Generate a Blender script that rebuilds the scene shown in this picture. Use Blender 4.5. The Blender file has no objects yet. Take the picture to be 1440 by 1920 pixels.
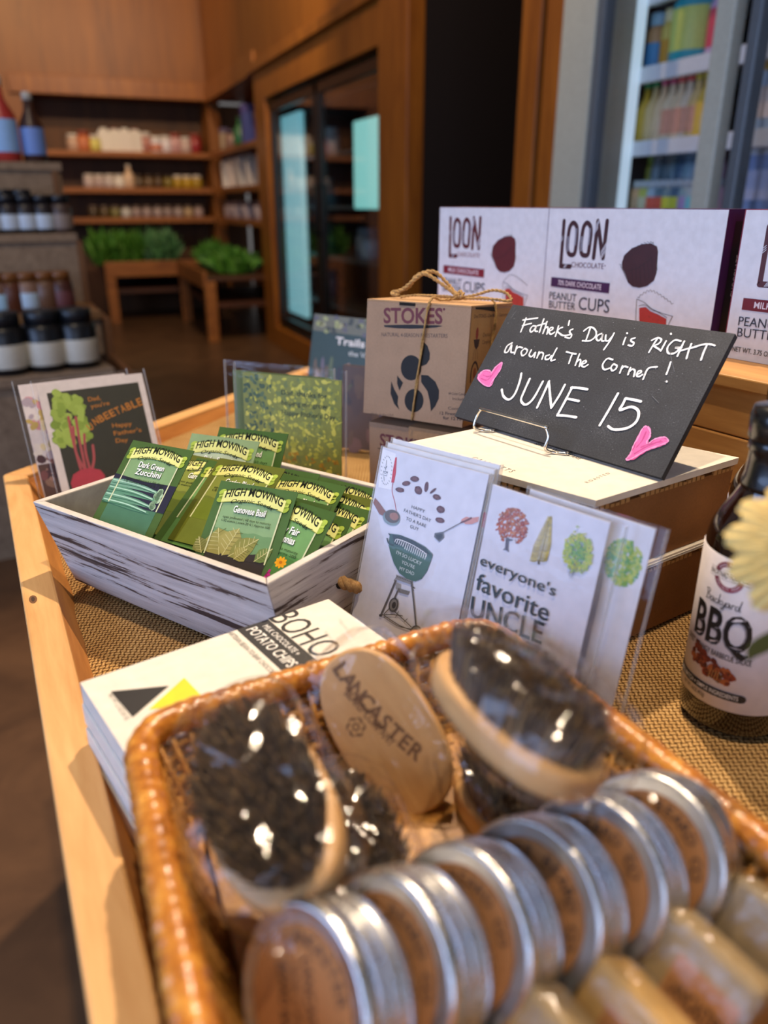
import bpy, math, random
from mathutils import Vector, Matrix, noise
from mathutils.geometry import tessellate_polygon

# ------------------------------------------------------------------ camera, world, lights, exposure
F, H = 1442.0, 0.36                      # focal length in pixels (1440x1920), lens height above the burlap (burlap is z = 0, floor z = -0.75)
P = math.atan(580 / F)
CP, SP = math.cos(P), math.sin(P)
S = bpy.context.scene
COL = S.collection
cam_d = bpy.data.cameras.new('camera')
cam = bpy.data.objects.new('camera', cam_d)
COL.objects.link(cam)
cam.location = (0, 0, H)
cam.rotation_euler = (math.pi / 2 - P, 0, 0)
cam_d.sensor_fit = 'VERTICAL'
cam_d.sensor_height = 36.0
cam_d.lens = 36.0 * F / 1920
cam_d.clip_start = 0.01
cam_d.clip_end = 60
cam_d.dof.use_dof = True
cam_d.dof.focus_distance = 0.71
cam_d.dof.aperture_fstop = 3.6
S.camera = cam
S.view_settings.view_transform = 'Standard'
S.view_settings.look = 'None'
S.view_settings.exposure = 0.12
S.view_settings.gamma = 1.0
S.view_settings.use_curve_mapping = False
S.cycles.use_denoising = True
S.cycles.max_bounces = 10
S.cycles.transparent_max_bounces = 24
S.cycles.sample_clamp_indirect = 4.0
S.cycles.caustics_reflective = False
S.cycles.caustics_refractive = False

world = bpy.data.worlds.new('room_light')
world.use_nodes = True
world.node_tree.nodes['Background'].inputs[0].default_value = (0.52, 0.50, 0.50, 1)
world.node_tree.nodes['Background'].inputs[1].default_value = 0.30
S.world = world


def light(name, kind, loc, target, energy, color, size=0.1, size_y=None, angle=60, blend=0.3):
    d = bpy.data.lights.new(name, kind)
    d.energy = energy
    d.color = color
    if kind == 'AREA':
        d.shape = 'RECTANGLE'
        d.size = size
        d.size_y = size_y or size
    else:
        d.shadow_soft_size = size
    if kind == 'SPOT':
        d.spot_size = math.radians(angle)
        d.spot_blend = blend
    o = bpy.data.objects.new(name, d)
    COL.objects.link(o)
    o.location = loc
    v = Vector(target) - Vector(loc)
    o.rotation_euler = v.to_track_quat('-Z', 'Y').to_euler()
    return o


WARM = (1.0, 0.62, 0.30)
WARM2 = (1.0, 0.78, 0.54)
# daylight from the shop windows behind the photographer, and an added fill
light('window_and_fill_daylight', 'AREA', (-2.9, -0.9, 0.75), (0.05, 0.6, 0.1), 92, (0.40, 0.58, 1.0), 3.2, 1.9)
light('window_and_fill_daylight', 'AREA', (0.5, -3.6, 1.4), (0.0, 0.8, 0.1), 34, (0.55, 0.68, 1.0), 2.2, 1.6)  # second area added to brighten cards turned away from the side window
# warm ceiling track spots, the last an added fill
light('track_and_fill_spot', 'SPOT', (1.75, 0.45, 2.1), (0.2, 0.55, 0.05), 215, WARM2, 0.02, angle=70)
light('track_and_fill_spot', 'SPOT', (0.05, 1.75, 2.3), (-0.05, 0.65, 0.0), 260, WARM2, 0.03, angle=75)
light('track_and_fill_spot', 'SPOT', (-0.02, 0.30, 2.3), (-0.1, 0.42, 0.0), 120, WARM2, 0.03, angle=70)
light('track_and_fill_spot', 'SPOT', (-2.6, 5.6, 2.6), (-2.9, 8.5, 2.1), 150, WARM, 0.05, angle=100, blend=0.8)
light('track_and_fill_spot', 'SPOT', (-0.8, 4.4, 2.8), (-1.4, 7.6, 0.3), 260, WARM2, 0.05, angle=90, blend=0.8)
light('track_and_fill_spot', 'SPOT', (-0.6, 2.7, 2.5), (0.3, 3.6, 1.2), 80, WARM, 0.05, angle=100, blend=0.8)
light('track_and_fill_spot', 'SPOT', (-0.9, 1.3, 2.2), (-1.6, 3.3, 0.2), 60, WARM2, 0.05, angle=70, blend=0.8)  # added to brighten the stepped stand, no known fixture

random.seed(4)

# ------------------------------------------------------------------ pixel helpers (a pixel of the 1440x1920 frame into a ray)
C0 = Vector((0, 0, H))


def ray(x, y):
    a = (x - 720) / F
    b = -(y - 960) / F
    return Vector((a, CP + b * SP, -SP + b * CP))


def G(x, y, z=0.0):
    r = ray(x, y)
    return C0 + r * ((z - H) / r.z)


def edge(a, b, w):
    """two pixels of a horizontal edge of known length -> its two points"""
    r1, r2 = ray(*a), ray(*b)
    q1, q2 = r1 / -r1.z, r2 / -r2.z
    t = w / (q1 - q2).length
    return C0 + q1 * t, C0 + q2 * t


def frame(O, u, v):
    """matrix with X = u (right), Z = v (up), Y pointing away from the viewer"""
    u = Vector(u).normalized()
    v = Vector(v)
    v = (v - u * v.dot(u)).normalized()
    y = v.cross(u)
    M = Matrix((u, y, v)).transposed().to_4x4()
    M.translation = Vector(O)
    return M


def leaning(TL, TR, lean, h):
    """frame whose origin is the bottom left corner of a panel leaning back by lean degrees"""
    u = (TR - TL)
    u.z = 0
    u.normalize()
    back = Vector((-u.y, u.x, 0))
    t = math.radians(lean)
    v = Vector((0, 0, 1)) * math.cos(t) + back * math.sin(t)
    return frame(TL - v * h, u, v)


def hdir(deg):
    a = math.radians(deg)
    return Vector((math.sin(a), math.cos(a), 0))


# ------------------------------------------------------------------ materials
def lin(h):
    h = h.lstrip('#')
    c = [int(h[i:i + 2], 16) / 255 for i in (0, 2, 4)]
    return tuple((x / 12.92 if x <= 0.04045 else ((x + 0.055) / 1.055) ** 2.4) for x in c) + (1,)


MC = {}


class NT:
    def __init__(self, name):
        self.m = bpy.data.materials.new(name)
        self.m.use_nodes = True
        self.t = self.m.node_tree
        self.b = self.t.nodes['Principled BSDF']

    def n(self, typ, **kw):
        n = self.t.nodes.new('ShaderNode' + typ)
        for k, v in kw.items():
            if k.startswith('i_'):
                n.inputs[k[2:].replace('_', ' ')].default_value = v
            else:
                setattr(n, k, v)
        return n

    def l(self, a, b):
        self.t.links.new(a, b)

    def coord(self, scale=(1, 1, 1), out='Object'):
        c = self.n('TexCoord')
        m = self.n('Mapping')
        m.inputs['Scale'].default_value = scale
        self.l(c.outputs[out], m.inputs['Vector'])
        return m.outputs[0]

    def noise(self, vec, scale, detail=4, rough=0.5, dist=0.0):
        n = self.n('TexNoise')
        n.inputs['Scale'].default_value = scale
        n.inputs['Detail'].default_value = detail
        n.inputs['Roughness'].default_value = rough
        n.inputs['Distortion'].default_value = dist
        self.l(vec, n.inputs['Vector'])
        return n.outputs['Fac']

    def ramp(self, fac, stops):
        r = self.n('ValToRGB')
        e = r.color_ramp.elements
        while len(e) < len(stops):
            e.new(0.5)
        for el, (p, c) in zip(e, stops):
            el.position = p
            el.color = lin(c) if isinstance(c, str) else c
        self.l(fac, r.inputs[0])
        return r.outputs[0]

    def bump(self, h, strength=0.3, dist=0.001):
        b = self.n('Bump')
        b.inputs['Strength'].default_value = strength
        b.inputs['Distance'].default_value = dist
        self.l(h, b.inputs['Height'])
        self.l(b.outputs[0], self.b.inputs['Normal'])

    def set(self, **kw):
        for k, v in kw.items():
            self.b.inputs[k.replace('_', ' ')].default_value = v

    def math(self, op, a, b=None):
        n = self.n('Math', operation=op)
        for i, x in enumerate((a, b)):
            if x is None:
                continue
            if isinstance(x, (int, float)):
                n.inputs[i].default_value = x
            else:
                self.l(x, n.inputs[i])
        return n.outputs[0]


def ink(hexc, rough=0.5, metallic=0.0, spec=0.5, coat=0.0, var=0.06):
    """plain coloured surface with a faint mottling"""
    k = ('ink', hexc, rough, metallic, spec, coat, var)
    if k in MC:
        return MC[k]
    N = NT('surface_' + hexc.lstrip('#'))
    c = lin(hexc)
    v = N.coord((1, 1, 1))
    f = N.noise(v, 90, 3)
    lo = tuple(x * (1 - var) for x in c[:3]) + (1,)
    hi = tuple(min(1, x * (1 + var)) for x in c[:3]) + (1,)
    N.l(N.ramp(f, [(0.3, lo), (0.7, hi)]), N.b.inputs['Base Color'])
    N.set(Roughness=rough, Metallic=metallic)
    N.b.inputs['Specular IOR Level'].default_value = spec
    N.b.inputs['Coat Weight'].default_value = coat
    MC[k] = N.m
    return N.m


def wood(name, a, b, scale=(6, 60, 60), rough=0.5, bump=0.15, contrast=(0.35, 0.7), dark=None):
    k = ('wood', name)
    if k in MC:
        return MC[k]
    N = NT(name)
    v = N.coord(scale)
    f = N.noise(v, 1.0, 6, 0.6, 0.8)
    g = N.noise(v, 4.0, 3, 0.6, 0.2)
    m = N.math('ADD', N.math('MULTIPLY', f, 0.75), N.math('MULTIPLY', g, 0.25))
    st = [(contrast[0], a), (contrast[1], b)]
    if dark:
        st = [(contrast[0] - 0.12, dark)] + st
    N.l(N.ramp(m, st), N.b.inputs['Base Color'])
    N.set(Roughness=rough)
    N.bump(g, bump, 0.0006)
    MC[k] = N.m
    return N.m


def burlap_mat():
    N = NT('burlap_weave')
    c = N.n('TexCoord')
    nz = N.n('TexNoise')
    nz.inputs['Scale'].default_value = 22
    nz.inputs['Detail'].default_value = 3
    N.l(c.outputs['Object'], nz.inputs['Vector'])
    mx = N.n('VectorMath', operation='MULTIPLY_ADD')
    mx.inputs[1].default_value = (0.006, 0.006, 0)
    N.l(nz.outputs['Color'], mx.inputs[0])
    N.l(c.outputs['Object'], mx.inputs[2])
    sp = N.n('SeparateXYZ')
    N.l(mx.outputs[0], sp.inputs[0])
    s = 1 / 0.0042
    U = N.math('MULTIPLY', sp.outputs[0], s)
    V = N.math('MULTIPLY', sp.outputs[1], s)
    pu = N.math('ABSOLUTE', N.math('SINE', N.math('MULTIPLY', U, math.pi)))      # across the warp threads
    pv = N.math('ABSOLUTE', N.math('SINE', N.math('MULTIPLY', V, math.pi)))
    par = N.math('MODULO', N.math('ADD', N.math('FLOOR', U), N.math('FLOOR', V)), 2.0)
    par = N.math('ABSOLUTE', par)
    over_u = N.math('MULTIPLY', N.math('POWER', pu, 0.7), N.math('ADD', 0.55, N.math('MULTIPLY', par, 0.45)))
    over_v = N.math('MULTIPLY', N.math('POWER', pv, 0.7), N.math('SUBTRACT', 1.0, N.math('MULTIPLY', par, 0.45)))
    h = N.math('MAXIMUM', over_u, over_v)
    fib = N.noise(N.coord((1, 1, 1)), 900, 2)
    big = N.noise(N.coord((1, 1, 1)), 30, 3)
    k = N.math('ADD', N.math('MULTIPLY', h, 0.72), N.math('ADD', N.math('MULTIPLY', fib, 0.22), N.math('MULTIPLY', big, 0.18)))
    N.l(N.ramp(k, [(0.45, '#4a3219'), (0.66, '#8a663c'), (0.88, '#bd965f'), (1.0, '#d9ba84')]), N.b.inputs['Base Color'])
    N.set(Roughness=0.95)
    N.b.inputs['Specular IOR Level'].default_value = 0.15
    N.bump(k, 1.0, 0.0022)
    return N.m


def washed_mat(name, scale, thr=0.44):
    """white paint rubbed through to dark wood, in streaks along the grain"""
    N = NT(name)
    v = N.coord(scale)
    f = N.noise(v, 1.0, 8, 0.68, 0.3)
    v2 = N.coord(tuple(x * 0.30 for x in scale))
    big = N.noise(v2, 1.0, 2, 0.5)
    m = N.math('ADD', N.math('MULTIPLY', f, 0.62), N.math('MULTIPLY', big, 0.38))
    N.l(N.ramp(m, [(thr - 0.03, '#3a2a24'), (thr, '#6c5a50'), (thr + 0.012, '#b3aba6'), (0.62, '#cfc8c2')]), N.b.inputs['Base Color'])
    N.set(Roughness=0.75)
    N.bump(m, 0.4, 0.0008)
    return N.m


def kraft(hexc='#a98560', rough=0.85):
    k = ('kraft', hexc)
    if k in MC:
        return MC[k]
    N = NT('kraft_board')
    c = lin(hexc)
    v = N.coord((1, 1, 1))
    f = N.noise(v, 420, 4, 0.7)
    g = N.noise(v, 40, 2)
    m = N.math('ADD', N.math('MULTIPLY', f, 0.6), N.math('MULTIPLY', g, 0.4))
    N.l(N.ramp(m, [(0.3, tuple(x * 0.86 for x in c[:3]) + (1,)), (0.7, tuple(x * 1.1 for x in c[:3]) + (1,))]), N.b.inputs['Base Color'])
    N.set(Roughness=rough)
    N.b.inputs['Specular IOR Level'].default_value = 0.2
    N.bump(f, 0.08, 0.0004)
    MC[k] = N.m
    return N.m


def film(name, rough=0.06, gain=1.2, tint=(1, 1, 1, 1), bump=0.0, bscale=60):
    k = ('film', name)
    if k in MC:
        return MC[k]
    N = NT(name)
    N.t.nodes.remove(N.b)
    out = N.t.nodes['Material Output']
    tr = N.n('BsdfTransparent')
    tr.inputs[0].default_value = tint
    gl = N.n('BsdfGlossy')
    gl.inputs['Roughness'].default_value = rough
    fr = N.n('LayerWeight')
    fr.inputs[0].default_value = 0.5
    sch = N.math('ADD', 0.04, N.math('MULTIPLY', N.math('POWER', fr.outputs['Facing'], 4.0), 0.85))
    fac = N.math('MINIMUM', N.math('MULTIPLY', sch, gain), 0.85)
    if bump:
        b = N.n('Bump')
        b.inputs['Strength'].default_value = bump
        b.inputs['Distance'].default_value = 0.004
        N.l(N.noise(N.coord((1, 1, 1)), bscale, 3, 0.5, 0.6), b.inputs['Height'])
        N.l(b.outputs[0], gl.inputs['Normal'])
        N.l(b.outputs[0], fr.inputs['Normal'])
    mix = N.n('MixShader')
    N.l(fac, mix.inputs[0])
    N.l(tr.outputs[0], mix.inputs[1])
    N.l(gl.outputs[0], mix.inputs[2])
    N.l(mix.outputs[0], out.inputs[0])
    MC[k] = N.m
    return N.m


def glow(name, color, strength):
    N = NT(name)
    N.set(Roughness=0.5)
    N.b.inputs['Base Color'].default_value = (0.8, 0.8, 0.8, 1)
    N.b.inputs['Emission Color'].default_value = color
    N.b.inputs['Emission Strength'].default_value = strength
    return N.m


def slate_mat():
    N = NT('slate_stone')
    v = N.coord((1, 1, 1))
    f = N.noise(v, 700, 4, 0.7)
    g = N.noise(v, 18, 5, 0.6)
    m = N.math('ADD', N.math('MULTIPLY', f, 0.6), N.math('MULTIPLY', g, 0.4))
    N.l(N.ramp(m, [(0.35, '#26272a'), (0.55, '#34363a'), (0.68, '#5b5d60')]), N.b.inputs['Base Color'])
    N.set(Roughness=0.62)
    N.bump(f, 0.35, 0.0006)
    return N.m


def wicker_mat():
    N = NT('wicker_cane')
    v = N.coord((1, 1, 1))
    f = N.noise(v, 130, 4, 0.6)
    N.l(N.ramp(f, [(0.3, '#8a4c14'), (0.5, '#b97326'), (0.7, '#d6973f')]), N.b.inputs['Base Color'])
    N.set(Roughness=0.32)
    N.b.inputs['Coat Weight'].default_value = 0.3
    N.bump(f, 0.2, 0.0006)
    return N.m


def metal(name, hexc, rough):
    N = NT(name)
    v = N.coord((1, 1, 1))
    f = N.noise(v, 200, 3)
    N.b.inputs['Base Color'].default_value = lin(hexc)
    N.l(N.ramp(f, [(0.3, (rough * 0.8,) * 3 + (1,)), (0.7, (rough * 1.25,) * 3 + (1,))]), N.b.inputs['Roughness'])
    N.set(Metallic=1.0)
    return N.m


# ------------------------------------------------------------------ mesh builder
class MB:
    def __init__(s):
        s.v, s.f, s.m, s.sm, s.mats = [], [], [], [], []

    def mi(s, mat):
        if mat not in s.mats:
            s.mats.append(mat)
        return s.mats.index(mat)

    def add(s, verts, faces, mat, smooth=False, M=None):
        o = len(s.v)
        k = s.mi(mat)
        for p in verts:
            p = Vector(p)
            s.v.append(M @ p if M else p)
        for f in faces:
            s.f.append([i + o for i in f])
            s.m.append(k)
            s.sm.append(smooth)

    def hexa(s, b, t, mat, M=None):
        """b, t: four bottom and four top corners"""
        s.add(list(b) + list(t), [(3, 2, 1, 0), (4, 5, 6, 7), (0, 1, 5, 4), (1, 2, 6, 5), (2, 3, 7, 6), (3, 0, 4, 7)], mat, M=M)

    def box(s, lo, hi, mat, M=None):
        x0, y0, z0 = lo
        x1, y1, z1 = hi
        s.hexa([(x0, y0, z0), (x1, y0, z0), (x1, y1, z0), (x0, y1, z0)], [(x0, y0, z1), (x1, y0, z1), (x1, y1, z1), (x0, y1, z1)], mat, M)

    def prism(s, poly, z0, z1, mat, M=None):
        n = len(poly)
        vs = [(p[0], p[1], z0) for p in poly] + [(p[0], p[1], z1) for p in poly]
        fs = [tuple(reversed(range(n))), tuple(range(n, 2 * n))] + [(i, (i + 1) % n, n + (i + 1) % n, n + i) for i in range(n)]
        s.add(vs, fs, mat, M=M)

    def prism_y(s, poly, y0, y1, mat, M=None):
        """outline in x-z, extruded along y"""
        n = len(poly)
        vs = [(p[0], y0, p[1]) for p in poly] + [(p[0], y1, p[1]) for p in poly]
        fs = [tuple(range(n)), tuple(reversed(range(n, 2 * n)))] + [(i, n + i, n + (i + 1) % n, (i + 1) % n) for i in range(n)]
        s.add(vs, fs, mat, M=M)

    def tube(s, pts, r, mat, n=8, closed=False, smooth=True, flat=1.0, M=None):
        pts = [Vector(p) for p in pts]
        L = len(pts)
        rs = r if isinstance(r, (list, tuple)) else [r] * L
        vs, fs = [], []
        ref = None
        for i, p in enumerate(pts):
            a = pts[i - 1] if (i or closed) else p
            b = pts[(i + 1) % L] if (i < L - 1 or closed) else p
            t = (b - a)
            if t.length < 1e-9:
                t = Vector((0, 0, 1))
            t.normalize()
            if ref is None:
                ref = t.orthogonal().normalized()
            ref = (ref - t * ref.dot(t))
            if ref.length < 1e-6:
                ref = t.orthogonal()
            ref.normalize()
            q = t.cross(ref)
            for k in range(n):
                w = 2 * math.pi * k / n
                vs.append(p + ref * (rs[i] * math.cos(w)) + q * (rs[i] * flat * math.sin(w)))
        for i in range(L if closed else L - 1):
            for k in range(n):
                a = i * n + k
                b = i * n + (k + 1) % n
                c = ((i + 1) % L) * n + (k + 1) % n
                d = ((i + 1) % L) * n + k
                fs.append((a, b, c, d))
        if not closed:
            fs.append(tuple(reversed(range(n))))
            fs.append(tuple(range((L - 1) * n, L * n)))
        s.add(vs, fs, mat, smooth, M)

    def lathe(s, prof, mat, n=32, M=None, smooth=True, cap=True):
        vs, fs = [], []
        for r, z in prof:
            for k in range(n):
                w = 2 * math.pi * k / n
                vs.append((r * math.cos(w), r * math.sin(w), z))
        for i in range(len(prof) - 1):
            for k in range(n):
                fs.append((i * n + k, i * n + (k + 1) % n, (i + 1) * n + (k + 1) % n, (i + 1) * n + k))
        if cap and prof[0][0] > 1e-6:
            fs.append(tuple(reversed(range(n))))
        if cap and prof[-1][0] > 1e-6:
            fs.append(tuple(range((len(prof) - 1) * n, len(prof) * n)))
        s.add(vs, fs, mat, smooth, M)

    def grid(s, fn, nu, nv, mat, smooth=True, M=None):
        vs = [fn(i / nu, j / nv) for j in range(nv + 1) for i in range(nu + 1)]
        fs = [(j * (nu + 1) + i, j * (nu + 1) + i + 1, (j + 1) * (nu + 1) + i + 1, (j + 1) * (nu + 1) + i) for j in range(nv) for i in range(nu)]
        s.add(vs, fs, mat, smooth, M)

    def rope(s, pts, r, mat, turns=60.0, strands=2, M=None):
        """twisted twine along a polyline (turns per metre)"""
        pts = smooth_path([Vector(p) for p in pts], 8)
        d = 0
        outs = [[] for _ in range(strands)]
        for i, p in enumerate(pts):
            a = pts[max(i - 1, 0)]
            b = pts[min(i + 1, len(pts) - 1)]
            t = (b - a).normalized()
            if i:
                d += (p - pts[i - 1]).length
            q = t.cross(Vector((0.3, 0.2, 0.93))).normalized()
            w = t.cross(q)
            for k in range(strands):
                ph = d * turns * 2 * math.pi + k * 2 * math.pi / strands
                outs[k].append(p + q * (r * 0.55 * math.cos(ph)) + w * (r * 0.55 * math.sin(ph)))
        for o in outs:
            s.tube(o, r * 0.62, mat, 6, M=M)

    def build(s, name, parent=None, M=None, bevel=0.0):
        me = bpy.data.meshes.new(name)
        me.from_pydata([tuple(v) for v in s.v], [], s.f)
        for m in s.mats:
            me.materials.append(m)
        me.polygons.foreach_set('material_index', s.m)
        me.polygons.foreach_set('use_smooth', s.sm)
        me.update()
        o = bpy.data.objects.new(name, me)
        COL.objects.link(o)
        if parent:
            o.parent = parent
        elif M:
            o.matrix_world = M
        if bevel:
            b = o.modifiers.new('bevel', 'BEVEL')
            b.width = bevel
            b.segments = 2
            b.limit_method = 'ANGLE'
            b.angle_limit = math.radians(40)
        return o


def smooth_path(pts, k=8, closed=False):
    out = []
    n = len(pts)
    for i in range(n if closed else n - 1):
        p0 = pts[i - 1] if (i or closed) else pts[i]
        p1, p2 = pts[i], pts[(i + 1) % n]
        p3 = pts[(i + 2) % n] if (i + 2 < n or closed) else p2
        for j in range(k):
            t = j / k
            out.append(0.5 * ((2 * p1) + (p2 - p0) * t + (2 * p0 - 5 * p1 + 4 * p2 - p3) * t * t + (3 * p1 - p0 - 3 * p2 + p3) * t ** 3))
    if not closed:
        out.append(pts[-1])
    return out


def tag(o, label, cat, group=None, kind=None):
    if label:
        o['label'] = label
    if cat:
        o['category'] = cat
    if group:
        o['group'] = group
    if kind:
        o['kind'] = kind
    return o


def thing(name, label, cat, M=None, group=None):
    o = bpy.data.objects.new(name, None)
    o.empty_display_size = 0.02
    COL.objects.link(o)
    if M is not None:
        o.matrix_world = M
    return tag(o, label, cat, group)


def dup(root, M, label=None, group=None):
    r = root.copy()
    COL.objects.link(r)
    r.matrix_world = M
    if label:
        r['label'] = label
    if group:
        r['group'] = group
    for ch in list(root.children):
        c = ch.copy()
        COL.objects.link(c)
        c.parent = r
        for g in list(ch.children):
            d = g.copy()
            COL.objects.link(d)
            d.parent = c
    return r


def struct(mb, name, M=None, bevel=0):
    o = mb.build(name, None, M, bevel)
    o['kind'] = 'structure'
    return o


def T(x, y, z, rz=0):
    return Matrix.Translation((x, y, z)) @ Matrix.Rotation(rz, 4, 'Z')


# ------------------------------------------------------------------ flat printing (letters, drawings) laid on a face
TX = {}


def text2d(s, bold):
    k = (s, bold)
    if k not in TX:
        d = bpy.data.curves.new('lettering', 'FONT')
        d.body = s
        d.resolution_u = 3
        d.offset = bold
        o = bpy.data.objects.new('lettering', d)
        m = o.to_mesh()
        TX[k] = ([(v.co.x, v.co.y) for v in m.vertices], [tuple(p.vertices) for p in m.polygons])
        o.to_mesh_clear()
        bpy.data.objects.remove(o)
        bpy.data.curves.remove(d)
    return TX[k]


def text_box(s, bold):
    v, _ = text2d(s, bold)
    return min(p[0] for p in v), max(p[0] for p in v)


CAPH = max(p[1] for p in text2d('H', 0.0)[0])


class Art:
    """draws into a mesh builder; by default on the face y = 0 of a frame, u = x and v = z"""

    def __init__(s, mb, M, fmap=None, unmap=None, rough=0.5, h=0.00015):
        s.mb, s.M, s.h, s.rough = mb, M, h, rough
        s.Mi = M.inverted()
        s.fmap = fmap or (lambda u, v, h: Vector((u, -h, v)))
        s.unmap = unmap

    def up(s, k=1):
        s.h += 0.00005 * k
        return s

    def px(s, x, y):
        if s.unmap:
            return s.unmap(x, y)
        o = s.Mi @ C0
        d = s.Mi.to_3x3() @ ray(x, y)
        p = o + d * (-o.y / d.y)
        return (p.x, p.z)

    def mat(s, c):
        return ink(c, s.rough) if isinstance(c, str) else c

    def raw(s, pts, faces, c):
        s.mb.add([s.fmap(p[0], p[1], s.h) for p in pts], faces, s.mat(c))

    def poly(s, pts, c, px=False):
        if px:
            pts = [s.px(*p) for p in pts]
        tri = tessellate_polygon([[Vector((p[0], p[1], 0)) for p in pts]])
        fs = []
        for t in tri:
            a, b, d = (pts[i] for i in t)
            ar = (b[0] - a[0]) * (d[1] - a[1]) - (b[1] - a[1]) * (d[0] - a[0])
            fs.append(tuple(t) if ar > 0 else tuple(reversed(t)))
        s.raw(pts, fs, c)

    def rect(s, u0, v0, u1, v1, c):
        s.poly([(u0, v0), (u1, v0), (u1, v1), (u0, v1)], c)

    def ell(s, cu, cv, ru, rv, c, ang=0.0, n=20, rough_edge=0.0):
        ca, sa = math.cos(ang), math.sin(ang)
        pts = []
        for k in range(n):
            w = 2 * math.pi * k / n
            q = 1 + rough_edge * random.uniform(-1, 1)
            x, y = ru * q * math.cos(w), rv * q * math.sin(w)
            pts.append((cu + x * ca - y * sa, cv + x * sa + y * ca))
        s.poly(pts, c)

    def ellpx(s, x, y, rx, ry, c, ang=0.0, rough_edge=0.0, n=20):
        """ellipse traced in photo pixels; ang in degrees, clockwise as the photo shows it"""
        a = math.radians(ang)
        pts = []
        for k in range(n):
            w = 2 * math.pi * k / n
            q = 1 + rough_edge * random.uniform(-1, 1)
            ex, ey = rx * q * math.cos(w), ry * q * math.sin(w)
            pts.append((x + ex * math.cos(a) - ey * math.sin(a), y + ex * math.sin(a) + ey * math.cos(a)))
        s.poly(pts, c, True)

    def stroke(s, pts, w, c, px=False, smooth=True, closed=False, dry=0.0):
        if px:
            pts = [s.px(*p) for p in pts]
        P2 = [Vector((p[0], p[1])) for p in pts]
        if smooth and len(P2) > 2:
            P2 = smooth_path(P2, 5, closed)
        n = len(P2)
        L, R = [], []
        for i, p in enumerate(P2):
            a = P2[i - 1] if (i or closed) else p
            b = P2[(i + 1) % n] if (i < n - 1 or closed) else p
            t = b - a
            if t.length < 1e-9:
                t = Vector((1, 0))
            t.normalize()
            q = Vector((-t.y, t.x)) * (w * 0.5 * (1 + dry * random.uniform(-1, 1)))
            L.append(p + q)
            R.append(p - q)
        if not closed:                         # rounded ends
            for e, sg in ((0, -1), (n - 1, 1)):
                p = P2[e]
                s.raw([(p.x + w * 0.5 * math.cos(k * math.pi / 4), p.y + w * 0.5 * math.sin(k * math.pi / 4)) for k in range(8)], [tuple(range(8))], c)
        vs = [tuple(x) for x in L] + [tuple(x) for x in R]
        fs = [(i, n + i, n + (i + 1) % n, (i + 1) % n) for i in range(n if closed else n - 1)]
        s.h += 0.000004
        s.raw(vs, fs, c)

    def text(s, t, u, v, h, c, w=None, bold=0.0, shear=0.0, ang=0.0, align='l', sx=1.0, arc=0.0):
        """baseline start (u, v), cap height h, optional total width w; arc bends the baseline (sagitta)"""
        vs, fs = text2d(t, bold)
        x0, x1 = text_box(t, bold)
        k = h / CAPH
        kx = (w / (x1 - x0)) if w else k * sx
        tot = (x1 - x0) * kx
        off = {'l': 0, 'c': -tot / 2, 'r': -tot}[align]
        ca, sa = math.cos(ang), math.sin(ang)
        out = []
        for x, y in vs:
            X = (x - x0) * kx + off
            Y = y * k
            X += Y * shear
            if arc:
                q = (X - off) / tot * 2 - 1
                Y += arc * (1 - q * q)
            out.append((u + X * ca - Y * sa, v + X * sa + Y * ca))
        s.raw(out, fs, c)

    def textpx(s, t, a, b, hp, c, bold=0.0, shear=0.0, arc=0.0):
        """text fitted between two photo pixels of its baseline, with cap height hp pixels"""
        A, B = Vector(s.px(*a)), Vector(s.px(*b))
        mx, my = (a[0] + b[0]) / 2, (a[1] + b[1]) / 2
        q0, q1 = Vector(s.px(mx, my)), Vector(s.px(mx, my - hp))
        d = B - A
        n = Vector((-d.y, d.x)).normalized()
        h = abs((q1 - q0).dot(n))
        s.text(t, A.x, A.y, h, c, w=d.length, bold=bold, shear=shear, ang=math.atan2(d.y, d.x), arc=arc)

    def linepx(s, pts, wp, c, **kw):
        A, B = Vector(s.px(*pts[0])), Vector(s.px(pts[0][0] + 1, pts[0][1]))
        s.stroke(pts, wp * (A - B).length, c, px=True, **kw)


def Z(ox, oy, k):
    """coordinates read in an enlarged crop of the photo -> photo pixels"""
    return lambda *pts: [(ox + x / k, oy + y / k) for x, y in pts]

# ------------------------------------------------------------------ the room
UP = Vector((0, 0, 1))
WS = frame((0.04, 4.3, 0), hdir(157.5), UP)          # side wall: x towards the camera, y into the wall
_wsi = WS.inverted()


def on(W, x, y, depth=0.0):
    """pixel -> (x, z) on the upright plane y = depth of frame W"""
    Wi = W.inverted()
    o = Wi @ C0
    d = Wi.to_3x3() @ ray(x, y)
    p = o + d * ((depth - o.y) / d.y)
    return p.x, p.z


def wt(x, y=300, depth=0.0):
    return on(WS, x, y, depth)[0]


def at(x, y, Y):
    """pixel -> point at forward distance Y"""
    r = ray(x, y)
    return C0 + r * (Y / r.y)


FZ = -0.75
panel_wood = wood('knotty_pine_panel', '#6e3d0e', '#9c5f1c', (7, 7, 0.7), 0.45, 0.1, (0.3, 0.72), '#5e300c')
post_wood = wood('oiled_post_wood', '#7a4312', '#a7661f', (14, 14, 1.6), 0.4, 0.1)
shelf_wood = wood('shelf_board_wood', '#7d4516', '#b06b2a', (2, 14, 14), 0.5, 0.1)
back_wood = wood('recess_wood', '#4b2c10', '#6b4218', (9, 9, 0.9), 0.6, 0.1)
dark_wood = wood('dark_counter_wood', '#3a1d0c', '#5c3013', (6, 6, 20), 0.5, 0.1)

tc = wt(395)
t_al1 = wt(489)
t_c0, t_c1 = wt(508), wt(722)
t_d0, t_d1 = wt(776), wt(985)
t_r0 = wt(1058)
t_end = 4.6
ZT = 3.0
z_al = on(WS, 389, 189)[1]
z_c = on(WS, 508, 183)[1]

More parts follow.
